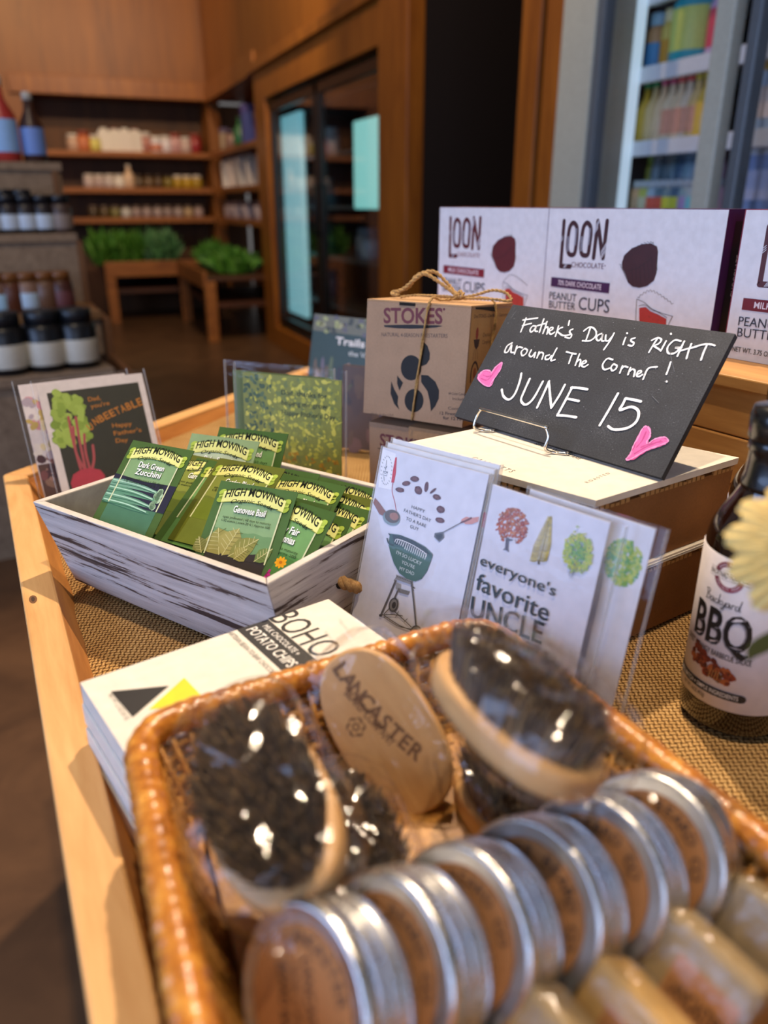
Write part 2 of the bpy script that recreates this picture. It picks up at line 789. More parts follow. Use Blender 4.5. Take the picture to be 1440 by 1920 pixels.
m = MB()
m.box((-9, -1.5, FZ - 0.1), (6, 12.5, FZ), wood('stained_concrete', '#4a3220', '#6a4a30', (3, 3, 3), 0.35, 0.05))
struct(m, 'floor')

m = MB()
m.box((tc, 0, z_al), (t_al1, 0.45, ZT), panel_wood)
m.box((t_al1, 0, z_c + 0.22), (t_d0 - .01, 0.8, ZT), panel_wood)
m.box((t_d0 - .012, 0.052, FZ), (t_d0, 0.8, ZT), ink('#1a100a', .6))
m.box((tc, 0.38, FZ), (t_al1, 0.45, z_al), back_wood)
m.box((t_d1 + .002, 0.052, FZ), (t_r0, 0.7, ZT), panel_wood)
m.box((t_r0, 0, 1.45), (t_end, 0.8, ZT), panel_wood)
struct(m, 'wall_side', WS)

for k, (a, b, z0, z1, y0, y1) in enumerate([
        (t_al1, t_c0, FZ, z_c + 0.2, -0.03, 0.25), (t_c1, t_d0, FZ, ZT, -0.04, 0.05), (t_c0, t_c1, z_c, z_c + 0.2, -0.03, 0.2),
        (t_al1 - 0.1, t_d0, z_c + 0.2, z_c + 0.27, -0.06, 0.1), (t_d1, t_d1 + 0.5 * (t_r0 - t_d1), FZ, ZT, -0.05, 0.05),
        (t_d1 + 0.56 * (t_r0 - t_d1), t_r0, FZ, ZT, -0.04, 0.3), (t_c0, t_c1, FZ, FZ + 0.16, -0.03, 0.2), (tc, t_al1, z_al - 0.02, z_al + 0.14, -0.03, 0.1)]):
    m = MB()
    m.box((a, y0, z0), (b, y1, z1), post_wood)
    struct(m, 'trim_%d' % (k + 1), WS, 0.006)

m = MB()                                                # dark doorway between the posts
dk = ink('#0c1413', 0.6)
m.box((t_d0, 1.3, FZ), (t_d1, 1.36, ZT), ink('#2c4a46', 0.5))
m.box((t_d0 - 0.03, 0.82, FZ), (t_d0, 1.36, ZT), dk)
m.box((t_d1, 0.3, FZ), (t_d1 + 0.03, 1.36, ZT), dk)
m.box((t_d0, 0.06, ZT - 0.03), (t_d1, 1.36, ZT), dk)
struct(m, 'door_1', WS)

# back wall with its shelf recess
WB = frame(WS @ Vector((tc, 0, 0)), hdir(67.5), UP)
bl = on(WB, 42, 190)[0]
zb = on(WB, 380, 186)[1]
m = MB()
m.box((-6, 0, zb), (0, 0.5, ZT), panel_wood)
m.box((-6, 0, FZ), (bl, 0.5, zb), panel_wood)
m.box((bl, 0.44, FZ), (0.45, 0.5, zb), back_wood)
m.box((0.0, -0.02, FZ), (0.12, 0.44, ZT), panel_wood)
struct(m, 'wall_back', WB)
m = MB()
m.box((bl - 0.1, -0.04, zb - 0.02), (0.0, 0.05, zb + 0.14), post_wood)
struct(m, 'trim_9', WB, 0.006)

ORD = ['first', 'second', 'third', 'fourth', 'fifth', 'sixth', 'seventh', 'eighth', 'ninth', 'tenth', 'eleventh', 'twelfth',
       'thirteenth', 'fourteenth', 'fifteenth', 'sixteenth', 'seventeenth', 'eighteenth']


def pot(name, h, r, col, lidc, label, cat, M, group, kind='jar', band=None):
    """a small shelf container far from the camera, one mesh: jar, bottle, box"""
    mb = MB()
    c, l = ink(col, 0.35), ink(lidc, 0.35)
    if kind == 'jar':
        mb.lathe([(r * .9, 0), (r, .005), (r, h * .72), (r * .8, h * .8)], c, 16)
        mb.lathe([(r * .86, h * .79), (r * .86, h), (r * .8, h + .002)], l, 16)
    elif kind == 'bottle':
        mb.lathe([(r * .9, 0), (r, .006), (r, h * .55), (r * .42, h * .75), (r * .36, h * .9)], c, 16)
        mb.lathe([(r * .42, h * .89), (r * .42, h), (r * .38, h + .002)], l, 16)
    elif kind == 'box':
        mb.box((-r, -r * .6, 0), (r, r * .6, h), c)
        mb.box((-r * 1.0, -r * .61, h * .8), (r * 1.0, r * .61, h + .002), l)
    else:                                             # soft pouch with a rolled top
        mb.prism_y([(-r, 0), (r, 0), (r * .95, h * .8), (r * .5, h), (-r * .5, h), (-r * .95, h * .8)], -r * .5, r * .5, c)
        mb.tube([(-r * .5, 0, h), (r * .5, 0, h)], .012, l, 8)
    if band:
        if kind in ('jar', 'bottle'):
            mb.lathe([(r * 1.01, h * .12), (r * 1.015, h * .125), (r * 1.015, h * .5), (r * 1.01, h * .505)], ink(band, .5), 16)
        else:
            mb.box((-r * .8, -r * .62, h * .2), (r * .8, -r * .5, h * .6), ink(band, .5))
    o = mb.build(name, None, M)
    return tag(o, label, cat, group)


WHITES = ['#d9cfc4', '#c9bfb6', '#e2dad0', '#b9a99a', '#cdb9a8']


def shelf_row(W, x0, x1, z, depth, spec, where, group, d_front=0.06):
    """boards and their goods; spec is a list of (kind, h, r, colour, lid, band, word)"""
    n = len(spec)
    for i, (kind, h, r, c, l, b, word) in enumerate(spec):
        x = x0 + (x1 - x0) * (i + 0.5) / n
        name = {'jar': 'jar', 'bottle': 'bottle', 'box': 'carton', 'pouch': 'pouch'}[kind]
        pot(name, h, r, c, l, '%s, %s from the corner post on %s' % (word, ORD[n - 1 - i] if W is WB else ORD[i], where), name,
            W @ T(x, d_front + random.uniform(0, .04), z, random.uniform(-.2, .2)), group, kind, b)


def board(name, W, lo, hi, label):
    m = MB()
    m.box(lo, hi, shelf_wood)
    o = m.build(name, None, W, .004)
    tag(o, label, 'shelf')
    return o


zs = [on(WB, 245, y)[1] for y in (284, 352, 408)]
for k, z in enumerate(zs):
    w = ['upper', 'middle', 'lower'][k]
    board('wall_shelf', WB, (bl + .03, -0.02, z - .05), (-.005, .42, z), 'brown wooden %s shelf board along the far wall recess' % w)
    board('wall_shelf', WS, (tc + .13, -0.02, z - .05), (t_al1 - .01, .36, z), 'brown wooden %s shelf board on the side wall beside the corner' % w)

top, mid, low = [], [], []
for i in range(13):
    kind = 'pouch' if 3 <= i <= 6 else 'jar'
    c = ['#c8a58c', '#c46a35', '#d8cf6a', '#e4dccb', '#e9e2d4', '#e2d8c8', '#ddd3c2', '#b5796a', '#d8d2d8', '#e2dade', '#c99a96', '#c7ada2', '#9a2c2c'][i]
    hh = .20 if kind == 'pouch' else random.uniform(.13, .19)
    top.append((kind, hh, .062, c, random.choice(['#d8d0c6', '#8b3a2a', '#ece6dc']), '#c9774d' if i in (1, 8) else None,
                ['small pale jar', 'orange jar', 'yellow topped jar', 'cream pouch', 'off white pouch', 'ivory pouch', 'beige pouch', 'dusty red jar', 'lilac white jar', 'white jar', 'pinkish jar', 'tan jar', 'dark red jar'][i]))
for i in range(12):
    c = ['#c7b3ab', '#b9a59f', '#cabcb4', '#e6dfd2', '#d8b898', '#5d4a33', '#6a5236', '#594126', '#7d6a20', '#b28d1e', '#b9941f', '#a8861c'][i]
    mid.append(('jar' if i != 4 else 'bottle', .12 if i != 4 else .21, .055, c, '#3b2a1a' if 5 <= i <= 8 else '#d9cdc0', None,
                ['pale rose jar', 'dull pink jar', 'pale grey jar', 'round white jar', 'tall cream bottle', 'dark brown jar', 'brown jar', 'deep brown jar', 'olive jar', 'mustard jar', 'golden jar', 'dark yellow jar'][i]))
for i in range(11):
    c = ['#4a3a22', '#5d4a2a', '#7d7440', '#c7c3bb', '#a38e88', '#a6918b', '#a8948e', '#9c8882', '#a6938c', '#b79a72', '#a98f88'][i]
    low.append(('jar', .11, .05, c, '#6b584c', None,
                ['dark jar', 'brown jar', 'olive green jar', 'white squat jar', 'mauve jar', 'mauve grey jar', 'pale mauve jar', 'dusky jar', 'rosy grey jar', 'tan jar', 'faded pink jar'][i]))
shelf_row(WB, bl + .35, -.08, zs[0], 0, top, 'the upper far shelf', 'goods on the upper far shelf')
shelf_row(WB, bl + .45, -.1, zs[1], 0, mid, 'the middle far shelf', 'goods on the middle far shelf')
shelf_row(WB, bl + .45, -.1, zs[2], 0, low, 'the lower far shelf', 'goods on the lower far shelf')
shelf_row(WS, tc + .2, t_al1 - .1, zs[0], 0, [('box', .2, .07, '#a08a6a', '#5d4a6a', None, 'tan carton'), ('jar', .16, .07, '#8b6a5a', '#403040', None, 'brown jar'),
          ('bottle', .24, .06, '#2f6a3a', '#22502a', None, 'green bottle'), ('box', .3, .09, '#3a3f7a', '#5a4a8a', None, 'blue carton'), ('box', .22, .08, '#5a3a6a', '#8a6a4a', None, 'violet carton')],
          'the upper side shelf', 'goods on the upper side shelf')
shelf_row(WS, tc + .2, t_al1 - .1, zs[1], 0, [('pouch', .24, .09, random.choice(WHITES), '#e6ded2', None, w + ' pouch') for w in ('cream', 'beige', 'ivory', 'pale', 'off white')],
          'the middle side shelf', 'goods on the middle side shelf')
shelf_row(WS, tc + .2, t_al1 - .1, zs[2], 0, [('jar', .15, .08, '#b5a09c', '#7a5a52', None, w + ' jar') for w in ('mauve', 'dusky', 'rosy', 'pale')],
          'the lower side shelf', 'goods on the lower side shelf')


def leaf_bunch(name, M, lx, ly, h, n, cols, label):
    mb = MB()
    ms = [ink(c, .55, var=.25) for c in cols]
    for i in range(n):
        a = random.uniform(0, 2 * math.pi)
        q = math.sqrt(random.random())
        bx, by = lx * q * math.cos(a), ly * q * math.sin(a)
        tip = Vector((bx * 1.25 + random.uniform(-.05, .05), by * 1.25 + random.uniform(-.05, .05), h * (1.05 - .55 * q * q) * random.uniform(.75, 1.1)))
        base = Vector((bx * .7, by * .7, 0.0))
        d = tip - base
        s = d.cross(Vector((random.uniform(-1, 1), random.uniform(-1, 1), .3))).normalized() * random.uniform(.010, .022)
        mid_ = base + d * .65 + Vector((0, 0, .02))
        vs = [base - s * .2, base + s * .2, mid_ + s, tip + Vector((random.uniform(-.03, .03), random.uniform(-.03, .03), -.01)), mid_ - s]
        mb.add(vs, [(0, 1, 2, 4), (4, 2, 3)], random.choice(ms))
    o = mb.build(name, None, M)
    return tag(o, label, 'greens', 'bunches of greens on the produce counter')


# produce counters under the shelves
def counter(W, x0, x1, d0, d1, z, label):
    r = thing('produce_counter', label, 'counter', W @ T((x0 + x1) / 2, d0, FZ))
    hw = (x1 - x0) / 2
    zz = z - FZ
    m = MB()
    m.box((-hw, 0, zz - .03), (hw, d1 - d0, zz), dark_wood)
    m.box((-hw, -.03, zz - .09), (hw, 0, zz + .05), shelf_wood)
    m.build('counter_top', r, bevel=.004)
    for sx in (-1, 1):
        m = MB()
        a, b = sorted((sx * hw, sx * (hw - .09)))
        m.box((a, -.02, 0), (b, .07, zz - .03), shelf_wood)
        m.build('leg', r, bevel=.004)
    m = MB()
    m.box((-hw + .05, .05, .28), (hw - .05, d1 - d0, .32), dark_wood)
    m.build('lower_shelf', r)
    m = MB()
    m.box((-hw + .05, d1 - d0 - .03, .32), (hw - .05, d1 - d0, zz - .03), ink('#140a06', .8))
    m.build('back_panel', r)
    return r


zc = on(WB, 250, 500, -.55)[1]
counter(WB, bl + .5, -.02, -.55, .40, zc, 'dark wooden produce counter heaped with greens under the far shelves')
counter(WS, tc + .6, t_al1 - .04, -.5, .36, zc, 'wooden produce counter beside the glass cooler with flat green bunches')
gx = on(WB, 168, 450, -.3)[0], on(WB, 330, 450, -.3)[0]
GREEN = ['#46801f', '#578f2c', '#3b6e1a', '#6a9c3a']
GREY_GREEN = ['#558a50', '#659a5c', '#48784a', '#7aa870']
for i in range(5):
    x = gx[0] + (gx[1] - gx[0]) * (i + .5) / 5
    leaf_bunch('leafy_greens', WB @ T(x, -.27, zc + .01), .10, .2, .34, 260, GREEN if i < 3 else GREY_GREEN,
               '%s bunch of leafy greens, %s from the corner on the far produce counter' % ('bright green' if i < 3 else 'dull bluish green', ORD[4 - i]))
for i in range(4):
    x = tc + .75 + (t_al1 - tc - .9) * (i + .5) / 4
    leaf_bunch('herb_bunch', WS @ T(x, -.2, zc + .01), .10, .2, .22 if i else .26, 180, GREEN,
               'low green herb bunch, %s from the corner on the side counter' % ORD[i])

# glass fronted cooler set in the wall
cl = thing('display_cooler', 'dark two door glass cooler framed in wood with a glowing teal light tube and reflection', 'cooler', WS @ T((t_c0 + t_c1) / 2, 0, FZ + .16))
hw = (t_c1 - t_c0) / 2
ch = z_c - FZ - .16
black = ink('#0b0d0e', .35)
m = MB()
m.box((-hw, .7, 0), (hw, .74, ch), ink('#141a1c', .5))
for a, b in ((-hw, -hw + .04), (hw - .04, hw)):
    m.box((a, 0.06, 0), (b, .72, ch), black)
m.box((-hw, 0.06, 0), (hw, .72, .05), black)
m.box((-hw, 0.06, ch - .05), (hw, .72, ch), black)
m.build('cabinet', cl)
for k in range(5):
    m = MB()
    z = .25 + k * .33
    m.box((-hw + .05, .16, z), (hw - .05, .66, z + .02), ink('#2c3436', .4))
    m.build('shelf', cl)
glass = film('cooler_glass', .02, 0.9)
for sx in (-1, 1):
    x0, x1 = (-hw + .03, -.02) if sx < 0 else (.02, hw - .03)
    d = MB()
    for lo, hi in (((x0, 0, .03), (x0 + .05, .045, ch - .03)), ((x1 - .05, 0, .03), (x1, .045, ch - .03)), ((x0, 0, .03), (x1, .045, .09)), ((x0, 0, ch - .09), (x1, .045, ch - .03))):
        d.box(lo, hi, black)
    dd = d.build('door', cl, bevel=.003)
    g = MB()
    g.box((x0 + .045, .015, .08), (x1 - .045, .025, ch - .08), glass)
    g.build('pane', dd)
    hx = x1 - .03 if sx < 0 else x0 + .03
    g = MB()
    g.tube([(hx, 0, ch * .45), (hx, -.04, ch * .46), (hx, -.04, ch * .62), (hx, 0, ch * .63)], .01, ink('#30363a', .3, .8), 8)
    g.build('handle', dd)
teal = glow('teal_tube_light', (0.16, 0.56, 0.66, 1), 0.75)
teal2 = glow('green_reflection_glow', (0.14, 0.66, 0.60, 1), 0.8)
cw = cl.matrix_world.copy()
a, b = on(WS, 536, 410, .1)[0], on(WS, 572, 410, .1)[0]
c0 = (t_c0 + t_c1) / 2
m = MB()
m.box((a - c0, .08, .12), (b - c0, .12, ch - .12), teal)
m.build('light_tube', cl, bevel=.01)
a, b = on(WS, 668, 300, .12)[0], on(WS, 720, 300, .12)[0]
z0, z1 = on(WS, 690, 392, .12)[1] - FZ - .16, on(WS, 690, 222, .12)[1] - FZ - .16
m = MB()
m.box((a - c0, .10, z0), (b - c0, .14, z1), teal2)
m.build('reflection_panel', cl, bevel=.01)  # glowing panel stands in for a teal reflection in the glass
for i, (x, y, r, c, w) in enumerate([(612, 285, .085, '#8fc3c9', 'pale round tub'), (612, 330, .07, '#3d6a6e', 'teal jug'), (612, 430, .06, '#2d5a50', 'dark green bottle'),
                                     (615, 505, .07, '#6a6478', 'violet grey tub'), (690, 420, .08, '#8aa6b8', 'pale blue jug'), (688, 505, .09, '#5d7684', 'grey blue tub'), (610, 180, .06, '#8a4a20', 'orange carton')]):
    xx, zz = on(WS, x, y, .3)
    k = min(range(5), key=lambda q: abs(.27 + q * .33 + FZ + .16 - (zz - .09)))
    pot('tub' if 'tub' in w else ('carton' if 'carton' in w else 'jug'), .19, r, c, c, '%s on the %s shelf inside the teal lit cooler' % (w, ['lowest', 'second lowest', 'middle', 'second highest', 'highest'][k]),
        'container', WS @ T(xx, .32, .27 + k * .33 + FZ + .16), 'containers in the teal lit cooler', 'bottle' if 'bottle' in w or 'jug' in w else 'jar')

# bright glass door refrigerator near the camera
fr = thing('glass_door_refrigerator', 'tall bright lit refrigerator with pale grey frame and glass doors', 'refrigerator', WS @ T(t_r0, 0, FZ))
RW_ = t_end - t_r0
RH = 1.45 - FZ
grey = metal('brushed_grey_metal', '#9aa39b', .45)
lightgrey = ink('#b6bdb0', .4)
dkin = ink('#20262c', .5)
m = MB()
m.box((0, .75, 0), (RW_, .8, RH), dkin)
m.box((0, .1, 0), (.03, .8, RH), dkin)
m.box((RW_ - .03, .1, 0), (RW_, .8, RH), dkin)
m.box((0, .1, 0), (RW_, .8, .12), dkin)
m.box((0, .1, RH - .06), (RW_, .8, RH), dkin)
m.build('cabinet', fr)


def rx(x, y=200, d=-.03):
    return on(WS, x, y, d)[0] - t_r0


m = MB()
m.box((0, -.05, 0), (rx(1113), .1, RH), lightgrey)
m.build('side_frame', fr, bevel=.006)
pitch = rx(1362) - rx(1150)
white = ink('#dfe6ee', .3)
led = glow('refrigerator_led', (0.55, 0.78, 1.0, 1), 0.55)
for k in range(3):
    x0 = rx(1120) + k * (rx(1362) - rx(1108) + .03)
    x1 = x0 + (rx(1362) - rx(1108)) - .02
    d = MB()
    for lo, hi in (((x0, -.06, .12), (x0 + .035, -.02, RH - .03)), ((x1 - .065, -.06, .12), (x1, -.02, RH - .03)), ((x0, -.06, .12), (x1, -.02, .2)), ((x0, -.06, RH - .1), (x1, -.02, RH - .03))):
        d.box(lo, hi, ink('#5d6870', .35) if lo[0] == x0 and hi[0] < x0 + .05 else lightgrey)
    dd = d.build('door', fr, bevel=.005)
    g = MB()
    g.box((x0 + .03, -.045, .19), (x1 - .06, -.035, RH - .09), glass)
    g.build('pane', dd)
    g = MB()
    qa = rx(1140, 200, .1) - rx(1120) + x0
    qb = rx(1168, 200, .1) - rx(1120) + x0
    if k == 0:
        g.box((qa, .10, .2), (qb, .16, RH - .1), led)
        g.build('light_tube', fr, bevel=.006)
shz = [on(WS, 1260, y, .16)[1] for y in (118, 262)]
sp_ = shz[0] - shz[1]
for k in range(-3, 3):
    z = shz[1] + k * sp_
    if z > 1.3:
        continue
    m = MB()
    m.box((.04, .18, z - FZ - .012), (RW_ - .04, .72, z - FZ), white)
    m.box((.04, .155, z - FZ - .040), (RW_ - .04, .18, z - FZ + .006), white)
    m.build('shelf', fr, bevel=.003)
for k, a in enumerate((.06,)):
    for z in (shz[1] - .30, shz[1] + .12, shz[0] + .12):
        o = light('refrigerator_lamp', 'AREA', WS @ Vector((t_r0 + a, .06, z)), WS @ Vector((t_r0 + a + .5, .24, z - .06)), 6.0, (0.70, 0.87, 1.0), .05, .34)

rg = 'goods in the bright refrigerator'


def ritem(name, x, yb, sh, h, r, c, l, kind, band, label, d=.26):
    xx = on(WS, x, yb, d)[0]
    pot(name, h, r, c, l, label, name, WS @ T(xx, d, shz[0] - (1 - sh) * sp_ if sh < 1 else shz[0], 0), rg, kind, band)


ritem('can', 1232, 100, 1, .17, .036, '#b58a63', '#8fb8d8', 'jar', '#3d86c4', 'tan can with blue foot on the upper refrigerator shelf')
ritem('can', 1258, 100, 1, .17, .036, '#c9b45a', '#d9cfa0', 'jar', '#c08a1e', 'yellow can on the upper refrigerator shelf beside the big bottle')
ritem('bottle', 1302, 90, 1, .30, .075, '#1fa3b4', '#178a9e', 'bottle', '#c5d46a', 'big turquoise bottle with yellow label on the upper refrigerator shelf')
ritem('bottle', 1356, 80, 1, .26, .05, '#c7a9d0', '#7a2aa8', 'bottle', '#d63a5a', 'violet capped bottle with pink label on the upper refrigerator shelf')
caps = ['#1c8a5a', '#1c8a5a', '#c95a8a', '#c95a8a', '#d8344a', '#d8344a', '#c9c11e', '#d2c91e', '#c9c11e', '#d2c91e']
bod = ['#c9a93a', '#d0b987', '#d8bf9a', '#dcc9a8', '#d9c3a0', '#d8c8b0', '#d6b878', '#d8b43a', '#d9b850', '#e2d0c8']
for i in range(10):
    x = 1207 + i * 15.5
    ritem('bottle', x, 250, 0, .19, .030, bod[i], caps[i], 'bottle', '#d9977a' if 2 < i < 7 else None,
          'cream sauce bottle with %s cap, %s along the middle refrigerator shelf' % (['green', 'green', 'pink', 'pink', 'red', 'red', 'yellow', 'yellow', 'yellow', 'yellow'][i], ORD[i]), .24)
for i in range(10):
    x = 1200 + i * 15
    c = ['#c9a27a', '#b8c05a', '#9fb8c9', '#5d7a8a', '#6a8a9a', '#4a6a86', '#7fa0b0', '#9ab0c0', '#d8c8d0', '#c9a8b8'][i]
    ritem('cup', x, 380, -1, .10, .034, c, '#aeb8c0', 'jar', ['#b89a7a', '#c9c9a8', '#d8553a', '#d8553a', '#c9cf3a', '#c9cf3a', '#9a8ac0', '#6ac0d0', '#d0b8c0', '#c0a0b0'][i],
          'small yogurt cup, %s along the lowest visible refrigerator shelf' % ORD[i], .24)
    ritem('cup', x, 380, -1, .20, .032, c, ['#b5764a', '#8fae4a', '#7a8a96', '#3f5566', '#3f5a6a', '#3a4f66', '#4f6a7a', '#6a8090', '#a08a9a', '#9a7a8a'][i], 'jar', None,
          'tall cup standing behind the yogurt cups, %s along the lowest visible refrigerator shelf' % ORD[i], .36)
for i in range(4):
    ritem('carton', 1420 + i * 26, 250, 0, .20, .05, '#b5d0e8', '#d8b040', 'box', '#e6d8d0', 'pale blue carton, %s behind the second refrigerator door' % ORD[i], .26)
    ritem('carton', 1420 + i * 26, 380, -1, .20, .05, '#7f9fd8', '#cfe0f0', 'box', '#b8c8f0', 'blue carton, %s low behind the second refrigerator door' % ORD[i], .26)

# stepped stand with jars
q1, q2, q3, q4 = at(115, 305, 3.3), at(145, 437, 3.05), at(190, 582, 2.80), at(215, 690, 2.55)
SN = hdir(148)
SU = hdir(58)
WT = frame((q1.x, q1.y, FZ), SU, UP)
st = thing('tiered_stand', 'wooden stepped stand draped in grey brown cloth holding rows of jars', 'display stand', WT)
steps = [0, -.29, -.58, -.87]
zz_ = [q.z - FZ for q in (q1, q2, q3, q4)]
Wti = WT.inverted()
rxs = [(Wti @ q).x for q in (q1, q2, q3, q4)]
rys = [(Wti @ q).y for q in (q1, q2, q3, q4)]
cloth = wood('grey_brown_cloth', '#7d6650', '#a0876c', (40, 40, 40), .9, .1)
cloth_b = wood('tread_wood', '#7a5530', '#a97b48', (2, 14, 14), .6, .1)
LW = 1.5
for k in range(4):
    m = MB()
    m.box((rxs[k] - LW, rys[k], zz_[k] - .03), (rxs[k], rys[k] + .34, zz_[k]), cloth_b if k in (2,) else cloth)
    m.build('tread', st, bevel=.004)
    m = MB()
    zl = zz_[k + 1] if k < 3 else 0
    m.box((rxs[k] - LW, rys[k] + .015, zl), (rxs[k] - .005, rys[k] + .03, zz_[k] - .03), cloth)
    m.build('riser', st)
m = MB()
prof = []
for k in range(4):
    prof += [(rys[k], zz_[k] - .03), (rys[k], (zz_[k + 1] if k < 3 else 0))]
prof += [(rys[0] + .34, 0), (rys[0] + .34, zz_[0] - .03)]
vs = [(rxs[0] - .04, y, z) for y, z in prof] + [(rxs[0] - .02, y, z) for y, z in prof]
n = len(prof)
tri = tessellate_polygon([[Vector((y, z, 0)) for y, z in prof]])
fs = [tuple(t) for t in tri] + [tuple(i + n for i in reversed(t)) for t in tri] + [(i, (i + 1) % n, n + (i + 1) % n, n + i) for i in range(n)]
m.add(vs, fs, wood('stand_side_wood', '#6b4526', '#8a5d36', (14, 14, 2), .6, .1))
m.build('side_panel', st)


def sjar(px, y, k, dy, h, r, c, l, band, label, name='jar', kind='jar'):
    W = WT @ T(0, rys[k] + dy, 0)
    x = on(W, px, y)[0]
    pot(name, h, r, c, l, label, name, WT @ T(x, rys[k] + dy, zz_[k]), 'jars and bottles on the stepped stand', kind, band)


sjar(66, 290, 0, .12, .25, .045, '#3d2620', '#b8b4a8', '#6f8fd0', 'dark bottle with blue label standing alone on the top step', 'bottle', 'bottle')
sjar(12, 290, 0, .12, .30, .055, '#b03a34', '#c9c4ba', '#8fb8e6', 'red bottle with pale blue label on the top step', 'bottle', 'bottle')
sjar(-22, 290, 0, .12, .28, .05, '#8a3028', '#c9c4ba', '#a8b8d8', 'brick red bottle at the far end of the top step', 'bottle', 'bottle')
for i, px in enumerate((40, 5, -30)):
    sjar(px, 372, 1, .17, .15, .042, '#1a1c22', '#14161c', '#b8cfe0', 'black lidded jar with pale blue label, %s in the back row of the second step' % ORD[i])
for i, px in enumerate((118, 85, 53, 20, -12)):
    sjar(px, 432, 1, .06, .13, .041, '#241f22' if i else '#4a3a34', '#12141a', '#c2cfdc' if i else '#8a7a70',
         'black lidded jar with %s label, %s in the front row of the second step' % ('pale blue' if i else 'brown', ORD[i]))
for i, px in enumerate((122, 92, 58, 28, 2)):
    sjar(px, 592, 2, .1, .13, .042, ['#4a2418', '#6b4a34', '#8a6a58', '#5a2f1c', '#7a5a4a'][i], '#7a4a20', ['#6a3a3a', None, '#b8cfe0', None, '#a8cfe6'][i],
         'amber jar, %s from the open end on the third step' % ORD[i])
for i, px in enumerate((160, 98, 26)):
    sjar(px, 735, 3, .09, .19, .062, '#101216', '#14181e', '#cfc9b8', 'large black jar with cream label, %s from the open end on the lowest step' % ORD[i])

# ------------------------------------------------------------------ the display table
RZ = 0.02
rim_wood = wood('raw_pine_rim', '#c08a4e', '#dcae72', (5, 40, 40), 0.55, 0.12, (0.3, 0.72), '#a06c38')
in_wood = wood('table_inner_wood', '#9a5f2a', '#bd8040', (5, 40, 40), 0.5, 0.1)
LD, BD = hdir(152.9), hdir(25)                        # left rail runs towards the camera, back rail away
K0 = G(5, 890, RZ)
inn = G(55, 885, RZ)
table = thing('display_table', 'wooden display table with raised pale pine rim under all the goods', 'table', Matrix.Translation((K0.x, K0.y, FZ)))
TB0 = Vector((K0.x, K0.y, FZ))
nL = Vector((-LD.y, LD.x, 0))                         # into the tray
nL = nL if nL.x > 0 else -nL
nB = Vector((BD.y, -BD.x, 0))
RW = 0.030


def tl(p, z=None):
    q = Vector((p.x, p.y, (p.z if z is None else z))) - TB0
    return q


mit = (nL + nB) * (RW / (1 + nL.dot(nB)))             # mitred corner
LL, BL_ = 1.28, 1.25
for nm, d, nn, L in (('rim_rail', LD, nL, LL), ('rim_rail', BD, nB, BL_)):
    m = MB()
    M = frame((0, 0, 0), d, UP)
    o0, o1 = K0, K0 + d * L
    i0, i1 = K0 + mit, K0 + d * L + nn * RW
    b = [tl(p, -.10) for p in (o0, o1, i1 + nn * .0, i0)]
    t = [tl(p, RZ) for p in (o0, o1, i1, i0)]
    if nn.cross(d).z > 0:
        pass
    Mi = M.inverted()
    m.hexa([Mi @ p for p in b], [Mi @ p for p in t], rim_wood)
    if nm == 'rim_rail' and d is LD:                  # a knot in the rail
        kx = Mi @ tl(G(62, 1124, RZ))
        ring = [(kx.x + .0085 * math.cos(a * .5236), kx.y + .0035 * math.sin(a * .5236), kx.z + .0003) for a in range(12)]
        m.add(ring, [tuple(range(12))], ink('#6b4526', .6))
        m.add([(kx.x + .005 * math.cos(a * .5236), kx.y + .0016 * math.sin(a * .5236), kx.z + .0005) for a in range(12)], [tuple(range(12))], ink('#3d2614', .6))
    o = m.build(nm, table, bevel=.0025)
    o.matrix_local = M
    # slanting board inside the rim
    m = MB()
    s = .030
    inner0 = K0 + mit * (1 + s / RW)
    m.hexa([Mi @ tl(p, -.04) for p in (i0, i1, i1 + nn * s, inner0)], [Mi @ tl(i0, RZ - .006), Mi @ tl(i1, RZ - .006), Mi @ tl(i1 + nn * (s * .97), -.0385), Mi @ tl(inner0 - mit * .02, -.0385)], in_wood)
    o = m.build('inner_board', table)
    o.matrix_local = M
    for q in (.12, L - .15):
        m = MB()
        c = o0 + d * q + nn * .06
        p = tl(c)
        m.box((p.x - .035, p.y - .035, 0), (p.x + .035, p.y + .035, -FZ - .10), rim_wood)
        m.build('leg', table, bevel=.004)
PA, PB_ = K0, K0 + BD * BL_
PC = K0 + LD * LL
poly = [PA, PC, PC + Vector((1.05, .05, 0)), PB_ + Vector((.75, -.35, 0)), PB_]
m = MB()
m.prism([(tl(p).x, tl(p).y) for p in poly], -FZ - .05, -FZ - .04 + .002, in_wood)
m.build('table_board', table)
for a, b in ((1, 2), (2, 3), (3, 4)):
    m = MB()
    p, q = tl(poly[a], FZ), tl(poly[b], FZ)
    d = (q - p).normalized()
    nn = Vector((-d.y, d.x, 0))
    m.hexa([p + UP * (-FZ - .1), q + UP * (-FZ - .1), q + nn * .03 + UP * (-FZ - .1), p + nn * .03 + UP * (-FZ - .1)],
           [p + UP * (-FZ + RZ), q + UP * (-FZ + RZ), q + nn * .03 + UP * (-FZ + RZ), p + nn * .03 + UP * (-FZ + RZ)], rim_wood)
    m.build('rim_rail', table, bevel=.0025)

# burlap cloth over the tray floor
b_in = .036
BM = frame((K0.x, K0.y, 0), LD, UP)                   # x along the left rail, y = away (out of the tray is +?)
sgn = 1 if (BM.inverted().to_3x3() @ nL).y > 0 else -1


